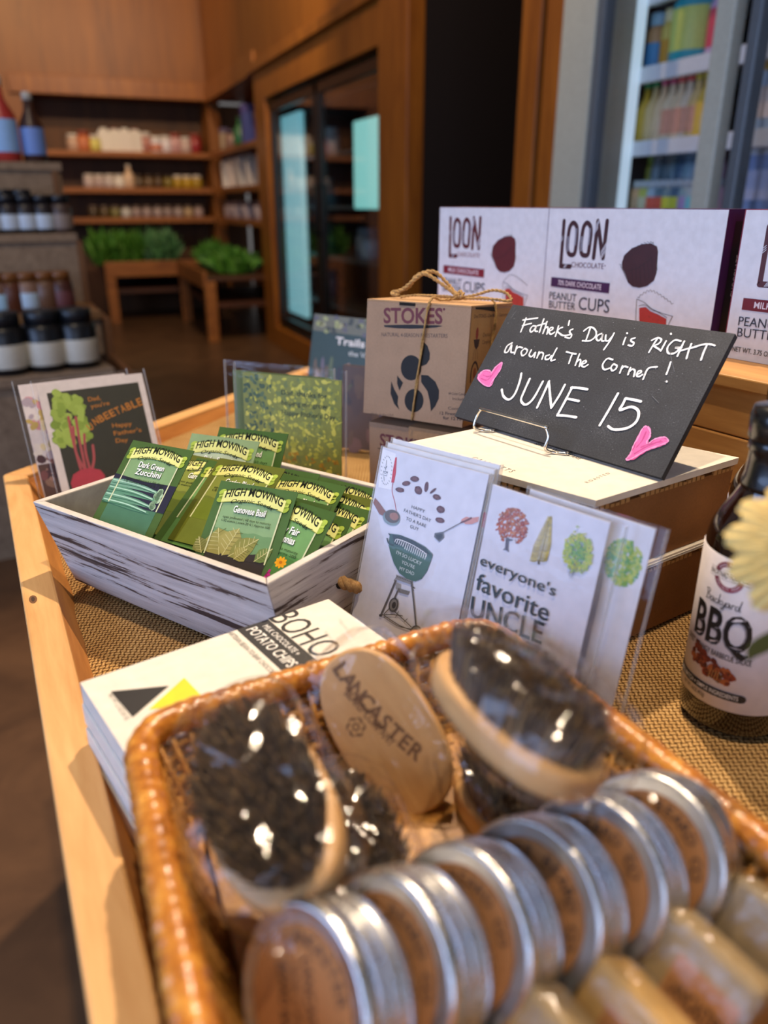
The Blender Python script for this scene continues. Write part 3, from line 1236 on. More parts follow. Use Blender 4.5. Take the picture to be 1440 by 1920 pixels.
def burlap_pt(i, j):
    x = -0.55 + i * 1.78
    y = (b_in + .006 * math.sin(x * 23) + .004 * math.sin(x * 61)) + j * 1.12
    # keep inside the back rail
    w = BM @ Vector((x, y * sgn, 0))
    dB = (w - K0).dot(nB)
    if dB < b_in:
        w = w + nB * (b_in - dB)
    e = min(1, j * 1.12 / .05)
    z = -.0035 + .002 * noise.noise(w * 9) * e - .012 * (1 - e) ** 2
    g = (w.xy - Vector((-.325, .62))).length
    z += .010 * math.exp(-(((w.x + .315) / .03) ** 2 + ((w.y - .61) / .05) ** 2))
    return (w.x, w.y, z)


m = MB()
bmat = burlap_mat()
m.grid(burlap_pt, 150, 110, bmat)
for i in range(420):                                  # loose threads along the frayed edge
    x = random.uniform(.25, .98)
    a = Vector(burlap_pt(x, 0.0))
    d = (-nL * random.uniform(.4, 1.0) + LD * random.uniform(-.9, .9) + UP * random.uniform(.0, .5)).normalized()
    L = random.uniform(.004, .014)
    m.tube([a, a + d * L * .6, a + d * L + UP * random.uniform(-.003, .002)], .00035, ink('#a17a4a', .9), 4)
o = m.build('burlap_cloth')
for p in o.data.polygons:
    pass
tag(o, 'coarse brown burlap cloth with frayed edge covering the table under the goods', 'cloth')

# ------------------------------------------------------------------ white-washed box for the seed packets
SH = .092
A_, B_, C_ = G(60, 940, SH), G(500, 1095, SH), G(785, 926, SH)
SBu = (B_ - A_).normalized()
SBv = Vector((-SBu.y, SBu.x, 0))
LX, LY = (B_ - A_).length, (C_ - B_).dot(SBv)
MS = frame((A_.x, A_.y, 0), SBu, UP)                  # x along the front, y to the back
seedbox = thing('seed_box', 'distressed white-washed wooden box with rope handles full of seed packets', 'box', MS)
th, ins = .008, .024
wash_x = washed_mat('washed_paint_long', (8, 90, 150), .445)
wash_y = washed_mat('washed_paint_short', (90, 8, 150), .46)
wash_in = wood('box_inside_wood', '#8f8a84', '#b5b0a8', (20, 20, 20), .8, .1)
rimw = washed_mat('washed_rim', (40, 40, 40), .30)


def panel(name, o0, o1, i0, i1, mat):
    """o/i: outer and inner plan corners (top), leaning inward towards the bottom by ins"""
    cx, cy = LX / 2, LY / 2

    def low(p):
        return (p[0] + (.012 if p[0] < cx else -.002), p[1] + (ins if p[1] < cy else -ins), 0.0)
    m = MB()
    m.hexa([low(o0), low(o1), low(i1), low(i0)], [(o0[0], o0[1], SH), (o1[0], o1[1], SH), (i1[0], i1[1], SH), (i0[0], i0[1], SH)], mat)
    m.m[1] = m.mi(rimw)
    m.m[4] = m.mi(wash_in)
    return m


for nm, o0, o1, i0, i1, mt in (('front_board', (0, 0), (LX, 0), (th, th), (LX - th, th), wash_x), ('back_board', (LX, LY), (0, LY), (LX - th, LY - th), (th, LY - th), wash_x),
                               ('end_board', (LX, 0), (LX, LY), (LX - th, th), (LX - th, LY - th), wash_y), ('end_board', (0, LY), (0, 0), (th, LY - th), (th, th), wash_y)):
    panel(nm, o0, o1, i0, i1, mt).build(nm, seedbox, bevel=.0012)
m = MB()
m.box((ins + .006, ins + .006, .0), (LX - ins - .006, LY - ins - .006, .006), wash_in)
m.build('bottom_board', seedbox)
rope_m = wood('jute_rope', '#8a6236', '#c29a62', (300, 300, 300), .9, .2)
for sx in (1, 0):
    m = MB()
    xo = LX - .002 if sx else .006
    s = 1 if sx else -1
    for yy in (LY * .40, LY * .62):
        m.lathe([(.0075, -.0006), (.0075, .0006)], ink('#1d120c', .9), 16, M=Matrix.Translation((xo + s * .0006, yy, .056)) @ Matrix.Rotation(math.radians(90 - 3 * s), 4, 'Y'))
    m.rope([(xo - s * .004, LY * .40, .056), (xo + s * .006, LY * .41, .053), (xo + s * .012, LY * .46, .046), (xo + s * .013, LY * .52, .043), (xo + s * .012, LY * .57, .046), (xo + s * .006, LY * .61, .053), (xo - s * .004, LY * .62, .056)], .0052, rope_m, 55, 3)
    m.build('rope_handle', seedbox)

# ------------------------------------------------------------------ seed packets
PW, PH, HA = .0825, .100, .072
PKT = {}
pk_g = ink('#46632c', .30, coat=.25)


def packet_mesh(key, title, sub, pic, body='#47622f', panel_c='#7d9c6b', panel2='#5d8350'):
    """returns the mesh builder of a printed seed packet, origin bottom left of the front"""
    m = MB()
    pm = ink(body, .28, coat=.3)

    def back(i, j):
        b = (4 * i * (1 - i)) ** .5 * (4 * j * (1 - j)) ** .5
        return (i * PW, .0006 + .0035 * b, j * PH)
    m.box((0, 0, 0), (PW, .0008, PH), pm)
    m.grid(back, 8, 10, pm)
    a = Art(m, Matrix.Identity(4), lambda u, v, h: Vector((u, -h, PH - HA + v)), rough=.3)
    W, Hh = PW, HA
    a.rect(.115 * W, HA - PH, .885 * W, 0, {'basil': '#3a3330', 'zucchini': '#4a7458', 'red': '#2a2a2a'}.get(pic, panel2))
    a.poly([(.115 * W, .0), (.885 * W, .0), (.885 * W, .76 * Hh), (.115 * W, .76 * Hh)], panel2)
    a.up()
    n = 12
    a.poly([(.115 * W, .36 * Hh)] + [((.115 + .77 * k / n) * W, (.36 + .012 * math.sin(k * 1.7)) * Hh) for k in range(1, n)] + [(.885 * W, .36 * Hh), (.885 * W, .76 * Hh), (.115 * W, .76 * Hh)], panel_c)
    a.up()
    if pic == 'basil':
        a.poly([(.115 * W, 0), (.885 * W, 0), (.885 * W, .16 * Hh), (.7 * W, .1 * Hh), (.5 * W, .08 * Hh), (.115 * W, .12 * Hh)], '#3a3330')
        a.up()
        for (bx, by, tx, ty, ww, c) in ((.30, .02, .18, .36, .26, '#97914e'), (.34, .02, .44, .40, .20, '#a39b58'), (.42, .02, .72, .31, .15, '#8a8a48'), (.5, .0, .62, .16, .12, '#9a9450'), (.75, .02, .92, .22, .1, '#6f8446'), (.08, .0, -.02, .2, .12, '#7d7f42')):
            b, t = Vector((bx * W, by * Hh)), Vector((tx * W, ty * Hh))
            d = t - b
            q = Vector((-d.y, d.x)).normalized() * ww * W
            pts = [b] + [b + d * f + q * g for f, g in ((.2, .55), (.45, .85), (.7, .6), (.9, .2))] + [t] + [b + d * f - q * g for f, g in ((.9, .2), (.7, .6), (.45, .85), (.2, .55))]
            a.poly([tuple(p) for p in pts], c)
            a.up(.4)
            a.stroke([tuple(b), tuple(b + d * .5), tuple(t)], .0007, '#c9c48a')
            for f in (.2, .35, .5, .65, .8):
                for sg in (-1, 1):
                    a.stroke([tuple(b + d * f), tuple(b + d * min(1, f + .12) + q * sg * .6 * (1 - abs(f - .4)))], .0005, '#c3be84' if sg > 0 else '#66622e', smooth=False)
            a.up(.4)
    elif pic == 'zucchini':
        a.poly([(.0, 0), (W, 0), (W, .42 * Hh), (.5 * W, .40 * Hh), (0, .44 * Hh)], '#2c2b3a')
        a.up()
        for k, (y, c) in enumerate(((.31, '#6f9a80'), (.2, '#5a8a6c'), (.09, '#628f72'), (-.0, '#527f62'))):
            a.poly([(.0, (y + .05) * Hh), (.2 * W, (y + .065) * Hh), (.55 * W, (y + .03) * Hh), (.78 * W, (y - .02) * Hh), (.80 * W, (y - .055) * Hh), (.5 * W, (y - .05) * Hh), (.0, max(0, y - .05) * Hh)], c)
            a.up(.4)
            a.stroke([(.02 * W, (y + .03) * Hh), (.4 * W, (y + .02) * Hh), (.74 * W, (y - .03) * Hh)], .0013, '#a9cdb2')
            a.stroke([(.02 * W, (y - .015) * Hh), (.4 * W, (y - .01) * Hh), (.74 * W, (y - .045) * Hh)], .0008, '#34604a')
            a.up(.4)
        for k in range(16):
            a.ell((.80 + random.uniform(-.03, .04)) * W, random.uniform(.02, .3) * Hh, .003, .0035, random.choice(['#8fb08a', '#7aa07a', '#a9c4a0']), n=8)
    elif pic == 'zinnia':
        a.poly([(.115 * W, 0), (.885 * W, 0), (.885 * W, .3 * Hh), (.115 * W, .42 * Hh)], '#4c7a3a')
        a.up()
        for (x, y, r, c, cc) in ((.2, .30, .055, '#b0203a', '#7a1428'), (.36, .2, .075, '#e0a020', '#a86a10'), (.66, .25, .07, '#e8a418', '#b87010'), (.52, .07, .09, '#b02a80', '#7a1458'), (.24, .08, .07, '#d6a41c', '#a06a10'), (.82, .1, .06, '#c02a4a', '#801a30')):
            for k in range(9):
                w = k * 2 * math.pi / 9
                a.ell(x * W + r * W * .6 * math.cos(w), y * Hh + r * W * .45 * math.sin(w), r * W * .5, r * W * .26, c, w, 8)
            a.up(.3)
            a.ell(x * W, y * Hh, r * W * .3, r * W * .24, cc, n=10)
            a.up(.3)
    elif pic == 'red':
        a.poly([(.0, 0), (W, 0), (W, .3 * Hh), (0, .34 * Hh)], '#2a2a2a')
        a.up()
        for k in range(6):
            a.ell((.55 + .08 * k) * W, (.16 + .03 * (k % 3)) * Hh, .008, .006, '#d02030' if k % 2 else '#e03828', k, 8)
    elif pic == 'purple':
        a.poly([(.115 * W, 0), (.885 * W, 0), (.885 * W, .35 * Hh), (.115 * W, .3 * Hh)], '#3f6a2c')
        a.up()
        for k in range(9):
            a.ell((.45 + .045 * k) * W, (.10 + .05 * (k % 4)) * Hh, .006, .006, '#8a1a6a' if k % 2 else '#6a1458', n=8)
    elif pic == 'pale':
        a.poly([(.1 * W, 0), (.9 * W, 0), (.9 * W, .5 * Hh), (.5 * W, .56 * Hh), (.1 * W, .5 * Hh)], '#d9dccb')  # whitish sheen put into the print colours of this packet
    else:
        a.poly([(.115 * W, 0), (.885 * W, 0), (.885 * W, .3 * Hh), (.115 * W, .34 * Hh)], pic)
    a.up()
    for x in (.115, .885):                            # pale side rules
        a.rect((x - .009) * W, 0, (x + .009) * W, .75 * Hh, '#cfd3a6')
    a.up()
    # arched name ribbon
    yl, top = .735, .925

    def arc(x):
        q = (x - .5) / .44
        return -.075 * q * q
    up_ = [(x, top + arc(x)) for x in [.10 + .8 * k / 14 for k in range(15)]]
    dn = [(x, yl + .02 + arc(x)) for x in [.90 - .8 * k / 14 for k in range(15)]]
    for sx in (.085, .915):
        for k in range(3):
            a.ell(sx * W + (.012 if sx < .5 else -.012) * (k % 2) * W, (.84 - .05 * k) * Hh, .0042, .0030, ['#a9bf4a', '#b9cc58', '#9ab040'][k], .5, 10)
    a.up()
    a.poly([(x * W, y * Hh) for x, y in up_ + dn], '#8f9a40')
    a.up()
    a.poly([(x * W, (y - .008) * Hh) for x, y in up_[0:1] + up_[1:-1] + up_[-1:]] + [(x * W, (y + .01) * Hh) for x, y in dn], '#dfe08a')
    a.up()
    a.text('HIGH MOWING', .13 * W, .768 * Hh, .0078, '#23281c', w=.74 * W, bold=.02, arc=.0054)
    a.text('Organic Seeds', .22 * W, .70 * Hh, .0038, '#23281c', w=.54 * W, bold=.004, shear=.3, arc=.0036)
    a.stroke([(.70 * W, .735 * Hh), (.78 * W, .725 * Hh), (.83 * W, .728 * Hh)], .0006, '#23281c')
    y = .60 if len(title) == 1 else .60
    for t in title:
        w = min(.66, .088 * len(t)) * W * .62
        a.text(t, .5 * W + .0004, y * Hh - .0004, .0062, '#33442a', w=w, bold=.03, align='c')
        a.up()
        a.text(t, .5 * W, y * Hh, .0062, '#f4f4ea', w=w, bold=.02, align='c')
        y -= .115
    y = y + .02
    for t in sub:
        a.text(t, .5 * W, y * Hh, .0024, '#22301c', w=.62 * W, bold=.0, align='c')
        y -= .05
    return m


SUBS = {'gen': ('open pollinated | 68 days to maturity', '1/32 ounce | sows-20 ft | Approx 500'), 'zuc': ('open pollinated | 50 days', '1/8 ounce | sows 6 ft | 30'), 'zin': ('bed | 75-90 days to maturity', 'sows 15 ft | Approx 200')}
proto = {}
MSI = MS.inverted()


def fit(M):
    """slide a packet along the box until all its corners lie inside the boards"""
    for _ in range(3):
        dx = dy = dz = 0
        for x, z in ((0, 0), (PW, 0), (0, PH), (PW, PH)):
            for y in (0, .004):
                p = MSI @ (M @ Vector((x, y, z)))
                if p.z < SH + .004:
                    q = max(0, 1 - p.z / SH)
                    dx = min(dx, LX - th - .001 - .002 * q - p.x)
                    if x == 0:
                        dx = max(dx, th + .0015 + .012 * q - p.x) if dx == 0 else dx
                    dy = max(dy, th + .0015 + ins * q - p.y)
                dz = max(dz, .008 - p.z)
        M = Matrix.Translation(SBu * dx + SBv * dy + UP * dz) @ M
    return M



def packet(key, M, label, title=('Organic Mix',), sub=SUBS['zuc'], pic='#5a7a3a', body='#47622f', pc='#7d9c6b', pc2='#5d8350'):
    M0 = M
    M = fit(M)
    if key not in proto:
        o = packet_mesh(key, title, sub, pic, body, pc, pc2).build('seed_packet', None, M)
        proto[key] = o
    else:
        o = proto[key].copy()
        COL.objects.link(o)
        o.matrix_world = M
    return tag(o, label, 'seed packet', 'seed packets in the white-washed box')


def pk_edge(a, b, lean, k=1.0):
    TL, TR = edge(a, b, PW * k)
    return leaning(TL, TR, lean, PH * k) @ Matrix.Scale(k, 4)


def pk_at(px, z, head, lean, roll=0):
    TL = G(px[0], px[1], z)
    return leaning(TL, TL + hdir(head) * PW, lean, PH) @ Matrix.Rotation(math.radians(roll), 4, 'Y')


packet('zuc', pk_edge((232, 830), (347, 851), 46, .93), 'dark green zucchini seed packet at the corner of the box', ('Dark Green', 'Zucchini'), SUBS['zuc'], 'zucchini')
packet('gen', pk_edge((403, 905), (548, 928), 42, .97), 'Genovese basil seed packet standing in front of the others', ('Genovese Basil',), SUBS['gen'], 'basil', '#4c6a38', '#86a676', '#6f9464')
packet('zin', pk_edge((504, 946), (646, 990), 45, 1.04), 'county fair zinnia seed packet with orange and pink flowers', ('County Fair', 'Blend Zinnias'), SUBS['zin'], 'zinnia', '#44602a', '#6f9a5c', '#578a48')
packet('pur', pk_at((268, 862), .097, 118, 50), 'seed packet with purple flowers tucked behind the zucchini packet', ('Purple Blend',), SUBS['zuc'], 'purple', '#3f5a28', '#5d7d42', '#4f7038')
packet('red', pk_at((300, 876), .093, 118, 50), 'seed packet with dark picture leaning between the zucchini and basil packets', ('Red Blend',), SUBS['zuc'], 'red', '#3f5a28', '#587840', '#4a6a36')
packet('red', pk_at((320, 886), .091, 118, 48), 'seed packet with red blossom beside the basil packet')
packet('zin', pk_at((487, 917), .111, 122, 46), 'seed packet directly behind the county fair zinnia packet')
packet('zin', pk_at((545, 944), .100, 124, 46), 'seed packet wedged behind the zinnia packet against the handle end board')
OL = dict(title=('Garden Blend',), sub=SUBS['zuc'], pic='#6a7a2a', body='#5d6420', pc='#7f8a3c', pc2='#6a7632')
MG = dict(title=('Kitchen Blend',), sub=SUBS['zuc'], pic='#5a7a3a', body='#44622c', pc='#6f9a5c', pc2='#5a8448')
packet('mg', pk_at((585, 930), .098, 124, 50), 'green packet in the row before the olive packet near the handle end', **MG)
packet('ol', pk_at((580, 908), .104, 124, 50), 'olive packet in the back row near the handle end', **OL)
packet('mg', pk_at((600, 893), .100, 124, 48), 'green packet hindmost by the back board near the handle end', **MG)
packet('mg', pk_at((520, 885), .112, 121, 52), 'green packet behind the basil packet beside the banner packet', **MG)
packet('ol', pk_at((420, 860), .122, 123, 55, -3), 'olive packet with big yellow ribbon lying behind the basil packet', **OL)
packet('mg', pk_at((392, 862), .118, 121, 56), 'green packet with only its ribbon edge showing behind the basil packet', **MG)
packet('mg', pk_at((370, 858), .116, 119, 56), 'green packet second behind the basil packet', **MG)
packet('ol', pk_at((345, 850), .117, 118, 58), 'olive packet right behind the fanned packets in the middle of the box', **OL)
packet('pale', pk_at((360, 812), .135, 113, 38), 'seed packet with white sheen put into its colours at the back of the box', ('Pale Blend',), SUBS['zuc'], 'pale', '#8aa070', '#b9c7a6', '#aebc98')
packet('mg', pk_at((412, 800), .135, 110, 36), 'green packet standing hindmost behind the white sheen packet', **MG)
packet('mg', pk_at((470, 868), .112, 116, 48), 'green packet at the back beside the white sheen packet', **MG)

# ------------------------------------------------------------------ greeting cards in clear sleeves
sleeve = film('card_sleeve', .05, .42, bump=.12, bscale=26)
_e = NT('sleeve_edge')
_tr = _e.n('BsdfTransparent')
_mx = _e.n('MixShader', i_Fac=.30)
_e.set(Roughness=.15)
_e.b.inputs['Base Color'].default_value = (.75, .78, .8, 1)
_e.l(_tr.outputs[0], _mx.inputs[1])
_e.l(_e.b.outputs[0], _mx.inputs[2])
_e.l(_mx.outputs[0], _e.t.nodes['Material Output'].inputs[0])
edge_film = _e.m


def card(name, TL, TR, lean, h, label, cat='card', group=None, paper='#d9d7dc', margin=(.003, .004), draw=None, t=.0011):
    M = leaning(TL, TR, lean, h)
    w = (TR - TL).length
    r = thing(name, label, cat, M, group)
    m = MB()
    m.box((0, .0008, .001), (w, .0008 + t, h), ink(paper, .55))
    if draw:
        a = Art(m, M, rough=.5, h=-.0007)
        draw(a, w, h)
    m.build('card_stock', r)
    m = MB()
    a, b = margin
    m.box((-a, -.0004, 0), (w + b, .0026 + t, h + a), sleeve)
    for x in (-a, w + b - .0006):
        m.box((x, -.0006, 0), (x + .0006, .0027 + t, h + a), edge_film)
    m.build('clear_sleeve', r)
    return r, M


def draw_grill(a, w, h):
    z = Z(660, 820, 4.235)
    e = lambda x, y, rx, ry, c, ang=0, re=0.0: a.ellpx(660 + x / 4.235, 820 + y / 4.235, rx / 4.235, ry / 4.235, c, ang, re)
    a.poly(z((240, 90), (345, 130), (305, 415), (205, 395)), '#e9e6ea', True)
    a.up()
    for k in range(22):                               # ring of tiny letters on the stamp
        w_ = k * 2 * math.pi / 22
        x, y = 268 + 42 * math.cos(w_) - 8 * math.sin(w_), 258 + 112 * math.sin(w_)
        a.linepx(z((x, y), (x + 4, y + 9)), 3 / 4.235, '#26242a', smooth=False)
    a.linepx(z((247, 268), (280, 275), (272, 305), (240, 298), (247, 268), (258, 288), (280, 275)), 3 / 4.235, '#26242a', smooth=False)
    a.linepx(z((262, 262), (268, 220), (272, 180)), 3 / 4.235, '#26242a')
    a.linepx(z((252, 235), (262, 245), (275, 228)), 3 / 4.235, '#26242a')
    a.linepx(z((250, 310), (252, 345)), 3 / 4.235, '#26242a')
    a.poly(z((340, 160), (352, 158), (345, 280), (330, 360), (308, 358), (320, 270)), '#c22230', True)
    a.linepx(z((322, 350), (315, 430), (335, 510), (348, 585)), 4 / 4.235, '#b4283a')
    for x, y, rx, ry, an in ((377, 417, 36, 19, 12), (427, 366, 33, 20, -8), (495, 330, 35, 23, 5), (523, 420, 28, 36, -25), (587, 393, 16, 42, 8), (640, 425, 34, 10, -40), (670, 475, 34, 22, 18), (700, 573, 34, 28, 30), (695, 658, 38, 22, 15)):
        e(x, y, rx, ry, '#5a2a28', an, .05)
    a.up()
    for x, y, rx, an in ((377, 417, 25, 12), (427, 366, 23, -8), (495, 330, 25, 5), (523, 420, 22, 40), (670, 475, 24, 18), (700, 573, 24, 30), (695, 658, 26, 15)):
        for o in (-8, 0, 8):
            a.linepx(z((x - rx * .6, y + o - 4), (x + rx * .6, y + o + 4)), 3 / 4.235, '#8a5a50', smooth=False)
    c = '#4a4a50'
    a.textpx('HAPPY', *z((468, 562), (572, 602)), 27 / 4.235, c)
    a.textpx("FATHER'S DAY", *z((408, 590), (622, 675)), 27 / 4.235, c)
    a.textpx('TO A RARE', *z((424, 655), (582, 718)), 27 / 4.235, c)
    a.textpx('GUY', *z((456, 718), (524, 744)), 27 / 4.235, c)
    # hand with the meat dish
    a.poly(z((180, 480), (215, 520), (250, 570), (268, 590), (245, 625), (215, 610), (165, 520)), '#8a5a4a', True)
    e(310, 640, 72, 58, '#7f8f92', 30)
    a.up()
    e(318, 628, 62, 52, '#5d5148', 25)
    a.up()
    e(332, 628, 36, 30, '#9a6a58', 25, .05)
    # hand with the spatula
    a.poly(z((870, 650), (905, 630), (945, 640), (1005, 630), (1000, 668), (950, 690), (900, 690), (862, 660)), '#c98a7e', True)
    a.poly(z((1045, 600), (1062, 590), (1075, 665), (1062, 725), (1030, 715)), '#8e2436', True)
    a.linepx(z((935, 645), (860, 680), (795, 715), (720, 755)), 7 / 4.235, '#6a6468')
    a.linepx(z((945, 640), (905, 662), (865, 676)), 13 / 4.235, '#6a3a38')
    a.poly(z((655, 760), (722, 750), (730, 795), (690, 832), (650, 790)), '#5d5c60', True)
    a.up()
    a.poly(z((668, 772), (712, 766), (716, 792), (690, 818), (664, 790)), '#2c2b2e', True)
    # kettle grill
    a.poly(z((288, 850), (300, 905), (330, 1000), (375, 1080), (440, 1130), (500, 1145), (550, 1125), (595, 1060), (625, 980), (635, 945), (560, 905), (420, 860)), '#46665a', True)
    a.up()
    a.poly(z((300, 765), (380, 775), (480, 815), (580, 870), (640, 930), (632, 962), (560, 935), (430, 885), (320, 865), (290, 830)), '#39554c', True)
    a.up()
    a.poly(z((318, 772), (400, 786), (490, 822), (580, 880), (622, 932), (560, 915), (430, 868), (335, 850)), '#26302e', True)
    a.up()
    for k in range(15):
        x, y = 352 + 16 * k, 812 + 8.2 * k
        a.linepx(z((x + 14, y - 2), (x - 8 + 10, y + 34 + (6 if k > 3 else -6))), 6 / 4.235, '#d9d6d4', smooth=False)
    a.linepx(z((340, 830), (362, 808), (470, 850), (575, 915), (590, 945)), 5 / 4.235, '#e2dfdc')
    a.linepx(z((278, 805), (290, 838), (326, 858)), 10 / 4.235, '#2a3632')
    a.linepx(z((292, 765), (300, 775)), 8 / 4.235, '#22282a')
    a.up()
    wc = '#d6ddd6'
    a.textpx("I'M SO LUCKY", *z((350, 925), (548, 1018)), 30 / 4.235, wc)
    a.textpx("YOU'RE", *z((392, 1000), (494, 1045)), 28 / 4.235, wc)
    a.textpx('MY DAD', *z((376, 1050), (490, 1098)), 28 / 4.235, wc)
    g = '#5a5552'
    a.poly(z((350, 1090), (480, 1140), (472, 1172), (350, 1128)), '#8a8684', True)
    a.poly(z((348, 1150), (385, 1165), (382, 1235), (345, 1200)), '#9a9694', True)
    a.poly(z((360, 1195), (460, 1225), (440, 1252), (372, 1232)), '#77736f', True)
    a.up()
    for k in range(9):
        e(362 + 13 * k, 1106 + 5 * k, 4, 5, '#3a3836')
    for pts, ww in ((((345, 1140), (290, 1270), (228, 1412)), 12), (((362, 1220), (330, 1290)), 9), (((472, 1150), (490, 1310), (508, 1490)), 12), (((228, 1410), (320, 1408), (400, 1418)), 6), (((245, 1408), (370, 1490), (470, 1530)), 6),
                    (((300, 1350), (380, 1420), (470, 1505)), 6), (((255, 1402), (300, 1355)), 6), (((250, 1425), (370, 1500), (470, 1522)), 4), (((370, 1380), (345, 1430)), 4), (((415, 1465), (440, 1440)), 4), (((470, 1180), (495, 1198)), 8)):
        a.linepx(z(*pts), ww / 4.235, g)
    a.linepx(z((334, 1140), (352, 1110)), 4 / 4.235, g)
    for x, y, rx, ry in ((330, 1330, 38, 58), (508, 1545, 46, 54)):
        e(x, y, rx, ry, '#4a4644', 12)
        a.up()
        e(x, y, rx * .72, ry * .78, '#7a7672', 12)
        a.up()
        e(x + 4, y + 2, rx * .42, ry * .46, '#34302e', 12)
    a.poly(z((218, 1402), (240, 1408), (236, 1426), (216, 1422)), '#3a3634', True)


def draw_uncle(a, w, h):
    z = Z(860, 960, 3.789)
    k = 3.789
    # red maple
    for i in range(520):
        r = math.sqrt(random.random())
        w_ = random.uniform(0, 6.283)
        x, y = 380 + 108 * r * math.cos(w_) + random.uniform(-14, 14), 100 + 128 * r * math.sin(w_)
        if y > 180 and 320 < x < 400:
            continue
        a.ellpx(860 + x / k, 960 + y / k, random.uniform(5, 11) / k, random.uniform(5, 9) / k, random.choice(['#a8482e', '#b85a36', '#8f3a2c', '#c47c48', '#9c5a34', '#b86a4a']), random.uniform(0, 180), .2, 7)
        a.h += 6e-7
    a.up()
    a.poly(z((332, 190), (345, 180), (356, 190), (384, 196), (384, 202), (355, 208), (350, 262), (358, 286), (330, 270), (310, 270), (326, 255)), '#5a5460', True)
    # golden tamarack
    a.linepx(z((648, 30), (610, 200), (566, 372)), 5 / k, '#7a6a2c')
    a.poly(z((556, 372), (562, 345), (574, 345), (574, 372)), '#6a5a4a', True)
    for i in range(22):
        t = i / 22
        x, y = 645 - 82 * t, 35 + 320 * t
        ww = 14 + 46 * min(1, t * 1.6)
        for sg in (-1, 1):
            for q in (0, 5):
                a.linepx(z((x, y), (x + sg * ww * .55, y + 7 + q), (x + sg * ww, y - 3 + q)), 4.5 / k, random.choice(['#c0a836', '#b39a2c', '#cbb548', '#a08a24']))
    a.up()
    # green and yellow tree
    for i in range(480):
        r = math.sqrt(random.random())
        w_ = random.uniform(0, 6.283)
        x, y = 848 + 105 * r * math.cos(w_), 290 + 135 * r * math.sin(w_) + (x - 848) * .25
        a.ellpx(860 + x / k, 960 + y / k, random.uniform(6, 11) / k, random.uniform(5, 10) / k, random.choice(['#5f9a4a', '#7aa63c', '#4f8a4a', '#a9b83c', '#8fb04a']) if r < .6 else random.choice(['#b3bd3e', '#c2c24a', '#9ab34a']), random.uniform(0, 180), .2, 7)
        a.h += 6e-7
    a.up()
    for pts in (((800, 465), (820, 410), (830, 360)), ((785, 455), (795, 400)), ((815, 440), (845, 390))):
        a.linepx(z(*pts), 3 / k, '#4a4a4a')
    c = '#26343a'
    a.textpx("everyone's", *z((150, 372), (684, 600)), 78 / k, c, bold=.006)
    a.textpx('favorite', *z((118, 545), (632, 780)), 128 / k, c, bold=.008)
    a.textpx('UNCLE', *z((78, 735), (590, 940)), 150 / k, c, bold=.01)


TLb, TRb = edge((717, 838), (916, 890), .108)
hb = TLb.z / math.cos(math.radians(16)) + .004
r1, Mb = card('greeting_card', TLb, TRb, 16, hb, 'sleeved card with green kettle grill and hamburger patties', 'card', 'cards leaning on the white topped boxes', '#d3d2dc', (.001, .003), draw_grill)
for k in (1, 2):
    off = (TRb - TLb).normalized() * (.0015 * k)
    bk = Vector((-(TRb - TLb).y, (TRb - TLb).x, 0)).normalized()
    card('greeting_card', TLb + off + bk * .0048 * k + UP * .003 * k, TRb + off + bk * .0048 * k + UP * .003 * k, 16, hb + .003 * k, 'white sleeved card %s behind the kettle grill card, only its top edge showing' % ('directly' if k == 1 else 'second'),
         'card', 'cards leaning on the white topped boxes', '#d9d6d6', (.001, .002))

TLu, TRu = edge((923, 908), (1143, 980), .1005)
hu = TLu.z / math.cos(math.radians(12)) + .002
r2, Mu = card('greeting_card', TLu, TRu, 12, hu, 'sleeved uncle card with three autumn trees', 'card', 'cards leaning on the white topped boxes', '#d5d3dc', (.001, .012), draw_uncle)
bk = Vector((-(TRu - TLu).y, (TRu - TLu).x, 0)).normalized()
uu = (TRu - TLu).normalized()


def draw_tree_edge(a, w, h):
    for i in range(420):
        r = math.sqrt(random.random())
        w_ = random.uniform(0, 6.283)
        a.ell(w - .0165 + .013 * r * math.cos(w_), h - .028 + .016 * r * math.sin(w_), .0013, .0013, random.choice(['#7aa63c', '#a9b83c', '#5f9a4a', '#b8c04a']), n=6)
        a.h += 6e-7


card('greeting_card', TLu + uu * .027 + bk * .010 + UP * .001, TRu + uu * .027 + bk * .010 + UP * .001, 12, hu + .003, 'second uncle card behind the first, showing half a green tree', 'card', 'cards leaning on the white topped boxes', '#d8d5da', (.002, .008), draw_tree_edge)


